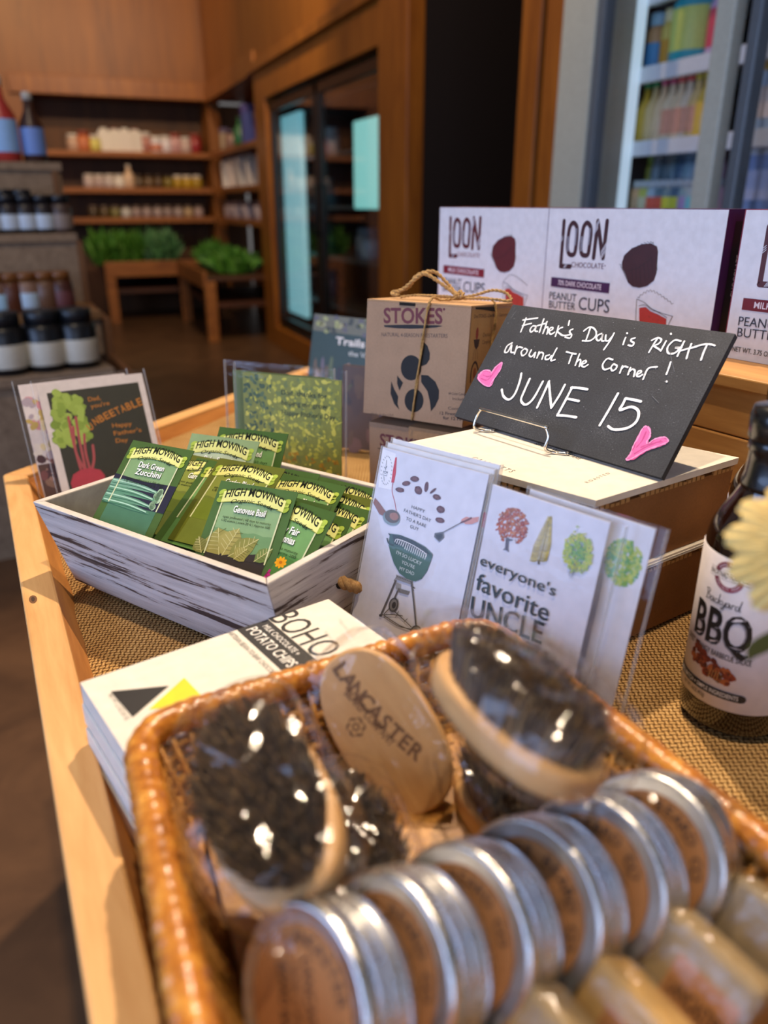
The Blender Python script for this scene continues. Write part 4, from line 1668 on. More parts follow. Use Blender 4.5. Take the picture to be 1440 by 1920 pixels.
def draw_beet(a, w, h):
    z = Z(0, 640, 4.364)
    k = 4.364
    a.poly([(.010, 0), (w - .008, 0), (w - .008, h - .012), (.010, h - .012)], '#2e2f26')
    a.up()
    for i in range(90):
        t = random.random()
        sd = random.choice((0, 1))
        if sd:
            x, y = 470 + 60 * t + random.uniform(-55, 60), 420 + 430 * t
        else:
            x, y = 590 + 120 * t + random.uniform(-60, 60), 460 + 370 * t
        a.ellpx(x / k, 640 + y / k, random.uniform(28, 52) / k, random.uniform(24, 42) / k, random.choice(['#7f9a3c', '#8fa848', '#97b050', '#748f36']), random.uniform(0, 90), .12, 9)
        a.h += 1e-6
    a.up()
    for pts in (((560, 620), (600, 820), (660, 1040)), ((620, 620), (650, 800), (700, 1040)), ((690, 760), (700, 900), (735, 1040)), ((600, 700), (620, 900), (690, 1040)), ((760, 850), (770, 960), (755, 1040))):
        a.linepx(z(*pts), 22 / k, '#a04c50')
    a.poly(z((580, 1160), (600, 1090), (660, 1050), (740, 1035), (820, 1050), (860, 1095), (855, 1170), (820, 1250), (740, 1290), (660, 1280), (600, 1230)), '#a83848', True)
    a.up()
    c = '#b3742c'
    a.textpx('Dad,', *z((725, 492), (826, 475)), 34 / k, c, bold=.01)
    a.textpx("you're", *z((745, 548), (900, 518)), 34 / k, c, bold=.01)
    for i, ch in enumerate('UNBEETABLE'):
        t = i / 9
        x, y = 755 + 400 * t - 18, 720 - 190 * t ** .8 + (12 if i == 0 else 0)
        a.textpx(ch, *z((x, y), (x + 36, y - 22 + 8 * t)), 66 / k, c, bold=.02)
    a.textpx('Happy', *z((922, 706), (1082, 688)), 34 / k, c, bold=.01)
    a.textpx("Father's", *z((935, 770), (1160, 738)), 34 / k, c, bold=.01)
    a.textpx('Day', *z((950, 830), (1050, 820)), 34 / k, c, bold=.01)


TLt, TRt = edge((68, 722), (266, 699), .138)
hbt = TLt.z / math.cos(math.radians(22)) + .004
card('greeting_card', TLt, TRt, 22, hbt, 'sleeved card with a red beet on black by the table corner', 'card', 'sleeved cards standing behind the seed box', '#cfc8c8', (.006, .004), draw_beet)


def draw_floral(a, w, h):
    a.rect(.001, 0, w - .001, h * .32, '#5a4038')
    a.up()
    for i in range(60):
        y = random.random()
        a.ell(random.uniform(0.004, .05), y * h * .9 + .004, random.uniform(.003, .008), random.uniform(.003, .007), random.choice(['#c98a94', '#d9c9a0', '#b8a05a', '#a89aa6', '#dcd4cc']) if y > .4 else random.choice(['#7a4a48', '#8a6a58', '#4a2f34', '#a07a6a']), random.uniform(0, 3), 9, .15)
        a.h += 1e-6


ut = (TRt - TLt).normalized()
bt = Vector((-ut.y, ut.x, 0))
card('greeting_card', TLt - ut * .020 + bt * .013, TRt - ut * .020 + bt * .013, 22, hbt, 'sleeved floral card peeking out behind the beet card', 'card', 'sleeved cards standing behind the seed box', '#d5cccc', (.006, .004), draw_floral)


def draw_field(a, w, h):
    a.rect(0, 0, w, h, '#8a8c38')
    a.up()
    for i in range(800):
        x, y = random.uniform(.003, w - .003), random.uniform(.003, h - .003)
        c = random.choice(['#b5b03a', '#cbc244', '#d9cd50', '#94963c', '#7a8440'])
        if y < h * .42 and random.random() < .4:
            c = random.choice(['#b58a1e', '#a3741a', '#c79a28'])
        if x < w * .3 and random.random() < .5:
            c = random.choice(['#4a5f3c', '#5d7048', '#3f5434'])
        a.ell(x, y, random.uniform(.0015, .005), random.uniform(.001, .003), c, random.uniform(0, 3), 8, .2)
        a.h += 3e-7
    a.up()
    for k, t in enumerate(('Dad, thanks for', 'helping me grow', 'Happy Father\'s Day')):
        a.text(t, w * .40, h * (.86 - .075 * k), .0058, '#3a4420', w=w * (.46 if k < 2 else .54), bold=.012)


TLy, TRy = edge((454, 698), (640, 714), .135)
hy = TLy.z + .001
bky = Vector((-(TRy - TLy).y, (TRy - TLy).x, 0)).normalized()
uy = (TRy - TLy).normalized()
card('greeting_card', TLy, TRy, 3, hy, 'sleeved yellow green meadow card behind the seed box', 'card', 'sleeved cards standing behind the seed box', '#7a8436', (.012, .006), draw_field)
card('greeting_card', TLy - uy * .019 + bky * .008, TRy - uy * .019 + bky * .008, 3, hy, 'second meadow card hidden behind the first one', 'card', 'sleeved cards standing behind the seed box', '#66743a', (.012, .006))

# two picture books behind
TLr, TRr = edge((590, 588), (700, 600), .135)
hr = .21


def book(TL, TR, lean, h, label, cover, draw):
    M = leaning(TL, TR, lean, h)
    w = (TR - TL).length
    r = thing('book', label, 'book', M)
    m = MB()
    m.box((0, 0, 0), (w, .0012, h), ink(cover, .4))
    draw(Art(m, M, rough=.4), w, h)
    m.box((0, .012, 0), (w, .0132, h), ink(cover, .4))
    m.box((-.001, 0, 0), (.001, .0132, h), ink(cover, .4))
    m.build('cover', r)
    m = MB()
    m.box((.001, .0013, .002), (w - .002, .0119, h - .002), ink('#d9d0c0', .8))
    m.build('pages', r)


def draw_trail(a, w, h):
    a.rect(0, h * .86, w, h, '#6a6a58')
    a.up()
    for i in range(26):
        a.ell(random.uniform(.004, w - .004), h * random.uniform(.86, .99), .006, .004, random.choice(['#9aa06a', '#5d5a62', '#b5b48a', '#3f4238']), 0, 8, .2)
    for i in range(44):
        a.ell(random.uniform(.004, w - .004), h * random.uniform(.02, .6), random.uniform(.003, .007), random.uniform(.010, .022), random.choice(['#4a4250', '#6a6270', '#8a8a78', '#6a5a4a', '#a08a78', '#35323a', '#5d6a4a']), 0, 8, .2)
        a.h += 1e-6
    a.up()
    a.poly([(w * .58, h * .25), (w * .66, h * .25), (w * .72, h * .55), (w * .70, h * .63), (w * .63, h * .61)], '#a98a78')
    a.up()
    a.text('Trails of', w * .42, h * .77, .0125, '#e9e6e0', w=w * .75, bold=.02)
    a.text('the Valley', w * .66, h * .69, .008, '#cfd2cc', w=w * .5, bold=.01)


book(TLr, TRr, 12, hr, 'dark green trail guide book standing behind the kraft fire starter boxes', '#2f423c', draw_trail)
A2 = G(640, 700, .13)


def draw_brown(a, w, h):
    for i in range(60):
        a.ell(random.uniform(.01, w - .004), h * random.uniform(.02, .97), random.uniform(.004, .012), random.uniform(.006, .018), random.choice(['#4a3320', '#5d4428', '#3a2a1c', '#6a4a3a', '#4f4a24']), 0, 8, .2)
        a.h += 1e-6
    a.up()
    a.ell(w * .8, h * .30, .03, .05, '#453f52', .4, 18)


book(A2 + Vector((.0, .06, .0)), A2 + Vector((.0, .06, .0)) + hdir(112) * .12, 6, .128, 'brown picture book partly hidden by the kraft fire starter boxes', '#51381f', draw_brown)

# ------------------------------------------------------------------ kraft boxes of fire starters
KR = kraft('#a88a70')
KR2 = kraft('#b08a58')
LB = (0.028, 0.845)                                   # lower box front centre
s0 = G(689, 783, .128)
s1 = G(872, 803, .128)
kd = hdir(108)
KW, KH, KD = .1185, .132, .115


def stokes_art(a):
    z = Z(660, 480, 5.05)
    k = 5.05
    a.textpx('STOKES', *z((300, 632), (858, 640)), 140 / k, '#6a3038', bold=.025)
    a.ellpx(660 + 872 / k, 480 + 505 / k, 2.2, 2.4, '#6a3038')
    a.poly(z((302, 655), (430, 652), (560, 650), (680, 655), (800, 655), (860, 662), (800, 676), (690, 684), (560, 688), (430, 684), (310, 672)), '#1e1c20', True)
    a.textpx('NATURAL 4-SEASON FIRESTARTERS', *z((280, 760), (905, 775)), 36 / k, '#5a4a44')
    bl_ = '#14110f'
    a.poly(z((680, 815), (715, 850), (738, 920), (735, 980), (705, 1025), (655, 1045), (640, 960), (660, 880)), bl_, True)
    a.ellpx(660 + 560 / k, 480 + 1058 / k, 98 / k, 120 / k, bl_)
    a.poly(z((655, 1125), (720, 1130), (790, 1190), (825, 1270), (822, 1350), (790, 1420), (748, 1472), (738, 1380), (715, 1280), (655, 1195)), bl_, True)
    a.ellpx(660 + 588 / k, 480 + 1368 / k, 90 / k, 110 / k, bl_)
    a.poly(z((428, 1130), (484, 1200), (450, 1275), (428, 1210)), bl_, True)
    a.poly(z((372, 1185), (400, 1260), (438, 1330), (432, 1400), (448, 1455), (400, 1400), (365, 1300)), bl_, True)
    c = '#4a3a34'
    a.textpx('64 Color Combos', *z((915, 1312), (1095, 1322)), 26 / k, c)
    a.textpx('Included', *z((952, 1362), (1095, 1372)), 26 / k, c)
    a.textpx('Contains', *z((910, 1452), (1080, 1465)), 26 / k, c)
    a.textpx('12 Firestarters', *z((832, 1500), (1090, 1515)), 28 / k, c, bold=.01)
    a.textpx('for 12 Fires', *z((862, 1545), (1085, 1562)), 28 / k, c, bold=.02)
    a.textpx('Made in the USA', *z((182, 1500), (395, 1515)), 16 / k, c)


def stokes_box(M, label, lidgap, art=True):
    r = thing('fire_starter_box', label, 'box', M, 'kraft fire starter boxes')
    m = MB()
    m.box((0, 0, 0), (KW, KD, KH - .002), KR)
    a = Art(m, M, rough=.7)
    return r, m, a


# upper box leans back a little on the lower one
TLs = edge((689, 560), (883, 561), KW)[0]
lean = math.radians(5.0)
ukd = hdir(121)
_q = _r = 0
while True:                                           # width that ends at the photographed corner
    _q += .0005
    _p = TLs + ukd * _q - C0
    if 720 + F * _p.x / (_p.y * CP - _p.z * SP) > 883:
        break
KW = _q
bks = Vector((-ukd.y, ukd.x, 0)).normalized()
vks = UP * math.cos(lean) + bks * math.sin(lean)
MK = frame(TLs - vks * KH, ukd, vks)
zb_k = MK.translation.z
lowH = zb_k - KD * math.sin(lean) + .0005
ML = frame((MK.translation.x, MK.translation.y, 0) + Vector((0, 0, 0)) if False else Vector((MK.translation.x, MK.translation.y, 0)) + ukd * .006 + bks * .004, ukd, UP)
r, m, a = stokes_box(ML, 'lower kraft fire starter box half hidden under the tied one', 0)
m.v = [Vector((v.x, v.y, v.z * lowH / KH)) for v in m.v]
a.text('STOKES', .015, lowH - .030, .0155, '#6a3038', w=.064, bold=.02)
a.rect(.012, lowH - .034, .078, lowH - .033, '#1e1c20')
m.box((.055, -.0008, lowH - .014), (KW + .001, .03, lowH + .0004), kraft('#b5906a'))
m.build('carton', r, bevel=.001)

r, m, a = stokes_box(MK, 'upper kraft fire starter box tied with twine', 0)
stokes_art(a)
m.build('carton', r, bevel=.001)
m = MB()                                              # printed side
MSd = MK @ frame((KW + .0003, 0, 0), (0, 1, 0), (0, 0, 1))
a = Art(m, MSd, rough=.7, h=.0001)
a.rect(.002, .002, KD - .002, KH - .004, KR2)
a.up()
ck = '#3a2418'
a.text('One STOKES - One Match - Guaranteed', .008, KH - .013, .0038, ck, w=.098, bold=.004)
for k in range(3):
    y = KH - .036 - k * .034
    if k == 0:
        a.poly([(.012, y), (.028, y), (.026, y - .008), (.021, y - .011), (.016, y - .008)], '#2e1812')
        a.ell(.020, y + .006, .0035, .007, '#8a2f1c')
        for q in (-.004, 0, .004):
            a.stroke([(.02 + q, y - .011), (.02 + q * 1.6, y - .022)], .0006, '#4a2a1c')
    else:
        a.stroke([(.012, y - .012), (.012, y), (.016, y + .007), (.021, y + .009), (.026, y + .006), (.030, y)], .0028, '#2e1812')
        a.ell(.021, y - .003, .004, .006, '#8a4a28')
    a.text('Charcoal', .036, y + .002, .0042, ck)
    a.text('Campfires', .036, y - .006, .0042, ck)
o = m.build('side_print', r)
o.matrix_local = frame((KW + .0003, 0, 0), (0, 1, 0), (0, 0, 1))
m = MB()                                              # lid flap lifted a touch, with its dark slot
m.hexa([(.0, .0, KH - .0018), (KW, .0, KH - .0018), (KW, KD, KH - .0018), (0, KD, KH - .0018)], [(0, 0, KH), (KW, .0, KH), (KW + .0015, KD, KH + .002), (0, KD, KH + .002)], kraft('#b5916c'))
m.box((.043, -.0009, KH - .0045), (.063, .002, KH - .0012), ink('#120d0a', .9))
m.hexa([(KW - .004, .012, KH - .0045), (KW + .0012, .012, KH - .003), (KW + .0012, KD * .6, KH - .0075), (KW - .004, KD * .6, KH - .0075)], [(KW - .004, .012, KH - .0018), (KW + .0012, .012, KH - .0016), (KW + .0012, KD * .6, KH - .0016), (KW - .004, KD * .6, KH - .0018)], ink('#120d0a', .9))
m.build('lid_flap', r)
m = MB()                                              # twine around the box with a bow on top
x = KW * .56
tw = wood('jute_twine', '#8f6a3a', '#c9a468', (400, 400, 400), .9, .2)
m.rope([(x - .006, -.0015, .0), (x, -.0018, KH * .5), (x + .008, -.0018, KH), (x + .012, .02, KH + .0032), (x + .018, KD * .5, KH + .0045)], .0016, tw, 120)
m.rope([(x - .02, KD * .5, KH + .005), (x + .018, KD * .5, KH + .0048), (KW + .001, KD * .52, KH + .003), (KW + .0015, KD * .52, KH - .05)], .0016, tw, 120)
cb = Vector((x + .020, KD * .42, KH + .006))
m.rope([cb, cb + Vector((-.018, -.004, .012)), cb + Vector((-.040, -.010, .024)), cb + Vector((-.052, -.012, .018)), cb + Vector((-.066, -.014, .006)), cb + Vector((-.076, -.016, .002))], .0023, tw, 90)
m.rope([cb, cb + Vector((-.020, .004, .016)), cb + Vector((-.036, .002, .027)), cb + Vector((-.054, -.004, .022)), cb + Vector((-.062, -.010, .008)), cb + Vector((-.082, -.012, .001)), cb + Vector((-.070, -.018, -.001))], .0021, tw, 90)
m.rope([cb, cb + Vector((.018, .004, .004)), cb + Vector((.036, .008, .010)), cb + Vector((.052, .010, .008)), cb + Vector((.060, .006, .000)), cb + Vector((.04, -.002, .001)), cb + Vector((.01, -.004, .000))], .0018, tw, 110)
m.rope([cb, cb + Vector((-.02, -.006, .001)), cb + Vector((-.05, -.014, .0)), cb + Vector((-.066, -.02, -.003))], .0015, tw, 120)
m.rope([cb + Vector((-.005, -.003, 0)), cb + Vector((0, .004, .006)), cb + Vector((.006, -.002, .001))], .0026, tw, 80)
m.build('twine', r)

# ------------------------------------------------------------------ wooden riser and the chocolate boxes
LU = hdir(148)
LS = 1.25
LZ = .36 - .125 * LS
LBK = Vector((.848, .53, 0))
LBK = Vector((-LU.y, LU.x, 0))
LBH, LBW, LBD = .120 * LS, .194 * LS, .045 * LS
c_mid = G(1015, 397, LZ + LBH)
# front plane from the right box's bottom edge
c_r = G(1352, 669, LZ)
riser_px = (G(1337, 724, LZ) - c_r)
f0 = c_r - LU * .0145 * LS - LU * .0
mid_r = f0
def run_to(p, d, px):
    """walk from p along d until it is seen at column px"""
    q = 0
    while True:
        q += .0005
        t = p + d * q - C0
        if 720 + F * t.x / (t.y * CP - t.z * SP) < px or q > .6:
            return q


LBW = run_to(mid_r, -LU, 1013)
mid_l = mid_r - LU * LBW
LBW2 = run_to(mid_l - LU * .001, -LU, 816)
lef_l = mid_l - LU * (LBW2 + .001)
riser_front = min(.075, (G(1337, 724, LZ) - c_r).dot(-LBK))
RM = frame(Vector((lef_l.x, lef_l.y, 0)) - LU * .05 - LBK * riser_front, LU, UP)
RL, RDp = .72, riser_front + .20
rs_w = wood('riser_pine', '#a8743c', '#cf9d5c', (4, 40, 40), .5, .12, (.3, .72), '#8a5a2a')
rs = thing('wooden_riser', 'wooden plank riser carrying the row of chocolate boxes', 'riser', RM)
nP = 4
for k in range(nP):
    m = MB()
    z0, z1 = k * (LZ - .012) / nP + .001, (k + 1) * (LZ - .012) / nP
    m.box((0, 0.002 * (k % 2), z0), (RL, .016, z1), rs_w)
    m.build('front_plank', rs, bevel=.0015)
m = MB()
m.box((-.002, -.004, LZ - .012), (RL + .002, RDp, LZ), rs_w)
m.build('top_board', rs, bevel=.0015)
for x in (0, RL - .016):
    m = MB()
    m.box((x, .017, .001), (x + .016, RDp - .002, LZ - .0125), rs_w)
    m.build('end_board', rs, bevel=.0015)


def loon_logo(a, mid, c, c2):
    z = Z(1000, 380, 8.725)
    k = 8.725
    px = lambda *p: mid(z(*p))
    wl = .0058
    a.stroke(px((505, 300), (448, 1035)), wl, c, smooth=False)
    a.stroke(px((445, 1038), (600, 1045)), wl * 1.05, c, smooth=False)
    for pts in (((655, 330), (600, 400), (572, 560), (560, 740), (580, 830), (625, 855), (675, 830), (700, 700), (715, 520), (710, 390)),
                ((880, 330), (825, 400), (795, 560), (778, 750), (795, 840), (845, 865), (895, 840), (920, 700), (942, 520), (935, 390))):
        a.stroke(px(*pts), wl, c, closed=True)
    a.stroke(px((1060, 300), (985, 905)), wl, c, smooth=False)
    a.stroke(px((1060, 310), (1130, 900)), wl, c, smooth=False)
    a.stroke(px((1210, 300), (1140, 905)), wl, c, smooth=False)
    a.up()
    for x, y in ((1040, 330), (1015, 430), (1150, 720), (1135, 820)):
        for q in (0, 22, 44):
            a.stroke(px((x - 40, y + 80 + q), (x + 45, y - 60 + q)), .0006, '#cfd3e0', smooth=False)
    for ox in (0, 222):
        for i in range(14):
            a.stroke(px((690 + ox - 2 * i, 430 + 20 * i), (725 + ox - 2 * i, 425 + 20 * i)), .0006, '#a9adbe', smooth=False)
            a.stroke(px((560 + ox - 1 * i, 560 + 18 * i), (592 + ox - 1 * i, 552 + 18 * i)), .0006, '#a9adbe', smooth=False)
    for q in (0, 14, 28):
        a.stroke(px((495 + q, 1065), (525 + q, 1010)), .0006, '#cfd3e0', smooth=False)
        a.stroke(px((440, 600 + 2 * q), (490, 540 + 2 * q)), .0006, '#cfd3e0', smooth=False)


def loon_box(origin, label, c, c2, top, words, mid, side, LBW=LBW):
    """white front; top, side and edges in the flavour's colour"""
    M = frame(origin, LU, UP)
    r = thing('chocolate_box', label, 'box', M, 'chocolate boxes on the riser')
    m = MB()
    sc = ink(side, .4)
    m.box((0, .0006, 0), (LBW, LBD, LBH), sc)
    m.box((.0016, 0, .0004), (LBW - .0004, .0007, LBH - .0006), ink('#d3d6de', .42))
    a = Art(m, M, rough=.45)
    loon_logo(a, mid, c, c2)
    P0 = lambda *p: mid(Z(1000, 380, 8.725)(*p))

    def T2(t, p, q, hpx, cc, bold=0.0):
        (x0, y0), (x1, y1) = P0(p, q)
        (_, ya), = P0((p[0], p[1] - hpx))
        a.text(t, x0, y0, abs(ya - y0), cc, w=math.hypot(x1 - x0, y1 - y0), bold=bold, ang=math.atan2(y1 - y0, x1 - x0))
    T2('CHOCOLATE', (622, 1052), (1150, 1085), 85, c2)
    a.ell(*P0((1178, 1030))[0], .0008, .0009, c2, n=10)
    q = P0((300, 1215), (1258, 1298), (1248, 1480), (290, 1368))
    u0, u1 = q[0][0], q[1][0]
    v1, v0 = q[0][1], q[3][1]
    a.rect(u0, v0, u1, v1, top)
    a.up()
    a.text(words, (u0 + u1) / 2, v0 + (v1 - v0) * .25, (v1 - v0) * .52, '#d9d0da', w=(u1 - u0) * .74, bold=.012, align='c')
    dkc = '#2c3040'
    T2('PEANUT', (262, 1570), (705, 1618), 115, dkc)
    T2('BUTTER', (258, 1715), (685, 1760), 115, dkc)
    T2('CUPS', (740, 1745), (1240, 1805), 205, dkc)
    # the round cup in its fluted paper
    z = Z(1100, 370, 4.235)
    k = lambda *p: mid(z(*p))
    a.poly(k((282, 520), (300, 460), (360, 405), (440, 372), (515, 366), (560, 390), (568, 430), (556, 600), (535, 660), (480, 705), (420, 718), (365, 708), (335, 680), (310, 610), (285, 560)), c)
    a.up()
    pts = []
    for i in range(23):
        t = i / 22
        x, y = 268 + 270 * t, 540 - 190 * math.sin(t * 1.75) + 8 * t
        pts.append((x + (8 if i % 2 else -6), y + (10 if i % 2 else -8)))
    a.stroke(k(*pts), .0005, '#2a2026', smooth=False)
    a.stroke(k((272, 540), (290, 580), (335, 680)), .0006, '#2a2026', smooth=False)
    for i in range(7):
        x = 360 + 32 * i
        a.stroke(k((x, 560 - 14 * i), (x + 10, 700 - 30 * max(0, i - 2))), .0004, '#1c1216' if c == '#3a1a22' else '#4a1c22', smooth=False)
    a.stroke(k((330, 580), (400, 565), (470, 520), (530, 470)), .0004, '#1c1216')
    pts = []
    for i in range(23):
        t = i / 22
        x, y = 405 + 285 * t, 800 - 75 * math.sin(min(1, t * 2.2) * 1.4) + 190 * max(0, t - .28) ** 1.3
        pts.append((x, y + (9 if i % 2 else -9)))
    a.stroke(k(*pts), .0005, '#2a2026', smooth=False)
    a.stroke(k((400, 808), (460, 835), (520, 885), (600, 920), (685, 945)), .0006, '#2a2026')
    a.stroke(k((400, 808), (392, 960), (400, 1080), (620, 1100), (660, 990), (685, 945)), .0006, '#2a2026', smooth=False)
    a.poly(k((420, 878), (470, 870), (510, 905), (570, 930), (635, 965), (630, 1050), (600, 1070), (420, 1060)), '#a8322c')
    a.up()
    a.stroke(k((415, 862), (470, 855), (515, 890), (575, 915), (640, 955)), .0006, '#2a2026')
    for i in range(14):
        a.ell(*k((random.uniform(430, 600), random.uniform(930, 1050)))[0], .0005, .0005, '#4a1614', n=6)
    a.text('NET WT. 3.75 OZ (106g)', .012, .0085, .0050, '#20242e', w=.062, bold=.01)
    m.build('carton', r, bevel=.0006)
    m = MB()
    MSd = M @ frame((LBW + .0002, 0, 0), (0, 1, 0), (0, 0, 1))
    a = Art(m, MSd, rough=.4, h=.0001)
    a.rect(.014, .004, LBD - .012, LBH - .012, '#151016')
    a.up()
    a.text('eat great', .033, .020, .0085, '#5d5560', w=.034, ang=math.pi / 2)
    a.text('CHOCOLATE', .033, .060, .0085, '#d8d4dc', w=.044, ang=math.pi / 2)
    a.rect(LBD - .006, 0, LBD, LBH, '#7a2238')
    o = m.build('side_print', r)
    o.matrix_local = frame((LBW + .0002, 0, 0), (0, 1, 0), (0, 0, 1))
    return r


Mm = frame(Vector((mid_l.x, mid_l.y, LZ)), LU, UP)
_ma = Art(MB(), Mm)


def mid_map(pts):
    return [_ma.px(*p) for p in pts]


lift = Vector((0, 0, LZ))
flat = lambda p: Vector((p.x, p.y, LZ))
loon_box(flat(mid_l), 'white dark chocolate peanut butter cup box with purple side', '#3a1a22', '#6a4a58', '#3d1648', '70% DARK CHOCOLATE', mid_map, '#3f1748')
loon_box(flat(lef_l) + LBK * .004, 'white chocolate box with red banner behind the twine bow', '#5a1f26', '#9a6a70', '#7a1a2c', 'MILK CHOCOLATE', mid_map, '#5a1f2a', LBW2)
loon_box(flat(c_r) - LBK * .0, 'white milk chocolate box cut off by the right frame edge', '#4a1c22', '#6a4a58', '#6a1420', 'MILK CHOCOLATE', mid_map, '#7a2238')

# ------------------------------------------------------------------ two white topped kraft boxes under the slate
CZ = .148
cFL, cFR, cBR = G(735, 835, CZ), G(1118, 939, CZ), G(1387, 858, CZ)
cBL = cFL + (cBR - cFR)
KRc = kraft('#8a5f38')
cx = (cFL + cFR + cBR + cBL) / 4
cx.z = 0


def scaled(s, z):
    out = []
    for p in (cFL, cFR, cBR, cBL):
        q = Vector((p.x, p.y, 0))
        out.append(q + (cx - q).normalized() * s + UP * z - cx)
    return out


for k, (nm, z0) in enumerate((('lower white topped kraft stationery box under the other', 0.0), ('upper white topped kraft stationery box carrying the slate sign', CZ / 2))):
    hh = CZ / 2
    r = thing('stationery_box', nm, 'box', Matrix.Translation((cx.x, cx.y, z0)), 'kraft stationery boxes')
    m = MB()
    b, t = scaled(.006, .0005), scaled(.004, hh - .010)
    m.hexa(b, t, KRc)
    # torn perforated edge along the rim
    m2 = scaled(.0035, hh - .011)
    for i in range(4):
        a_, b_ = m2[i], m2[(i + 1) % 4]
        L = (b_ - a_).length
        n = int(L / .006)
        d = (b_ - a_) / n
        nn = Vector((d.y, -d.x, 0)).normalized() * .0008
        for j in range(n):
            if 6 < j % 16 < 9:
                continue
            p = a_ + d * j
            q = p + d * .7
            hz = .0035 + .0012 * math.sin(j * 1.3)
            m.hexa([p - nn * 2, q - nn * 2, q + nn, p + nn], [x_ + UP * hz for x_ in (p - nn * 2, q - nn * 2, q + nn, p + nn)], kraft('#b58a55'))
    m.build('tray', r)
    m = MB()
    m.hexa(scaled(.009, hh - .010), scaled(.009, hh - .0035), ink('#0f0b09', .8))
    m.build('shadow_gap', r) if False else None
    m = MB()
    m.hexa(scaled(.001, hh - .0060), scaled(.0005, hh), ink('#e6ded0', .55))
    if k == 1:
        W_ = Matrix.Translation((cx.x, cx.y, z0))
        u_ = (cFR - cFL).normalized()
        v_ = Vector((-u_.y, u_.x, 0))
        MT = frame(Vector((cFL.x, cFL.y, CZ)), u_, v_)
        a = Art(m, MT, fmap=lambda u, v, h: W_.inverted() @ (MT @ Vector((u, -h, v))), rough=.55)
        a.textpx('C A L I C U T T S', (881, 860), (957, 886), 6.5, '#2a2826')
        a.textpx('S P I C E  C O.', (890, 868), (932, 881), 3.0, '#4a4642')
        a.textpx('SPICED WITH CARE', (1000, 832), (1085, 862), 4.5, '#3a3836')
        a.textpx('R O A S T E D', (1102, 906), (1145, 888), 4.5, '#6a6660')
    else:
        for q in (.0015, .0032):
            m.hexa(scaled(-.0006, hh - .0060 + q), scaled(-.0006, hh - .0053 + q), ink('#d0cac2', .6))
    m.build('white_lid', r, bevel=.0006)

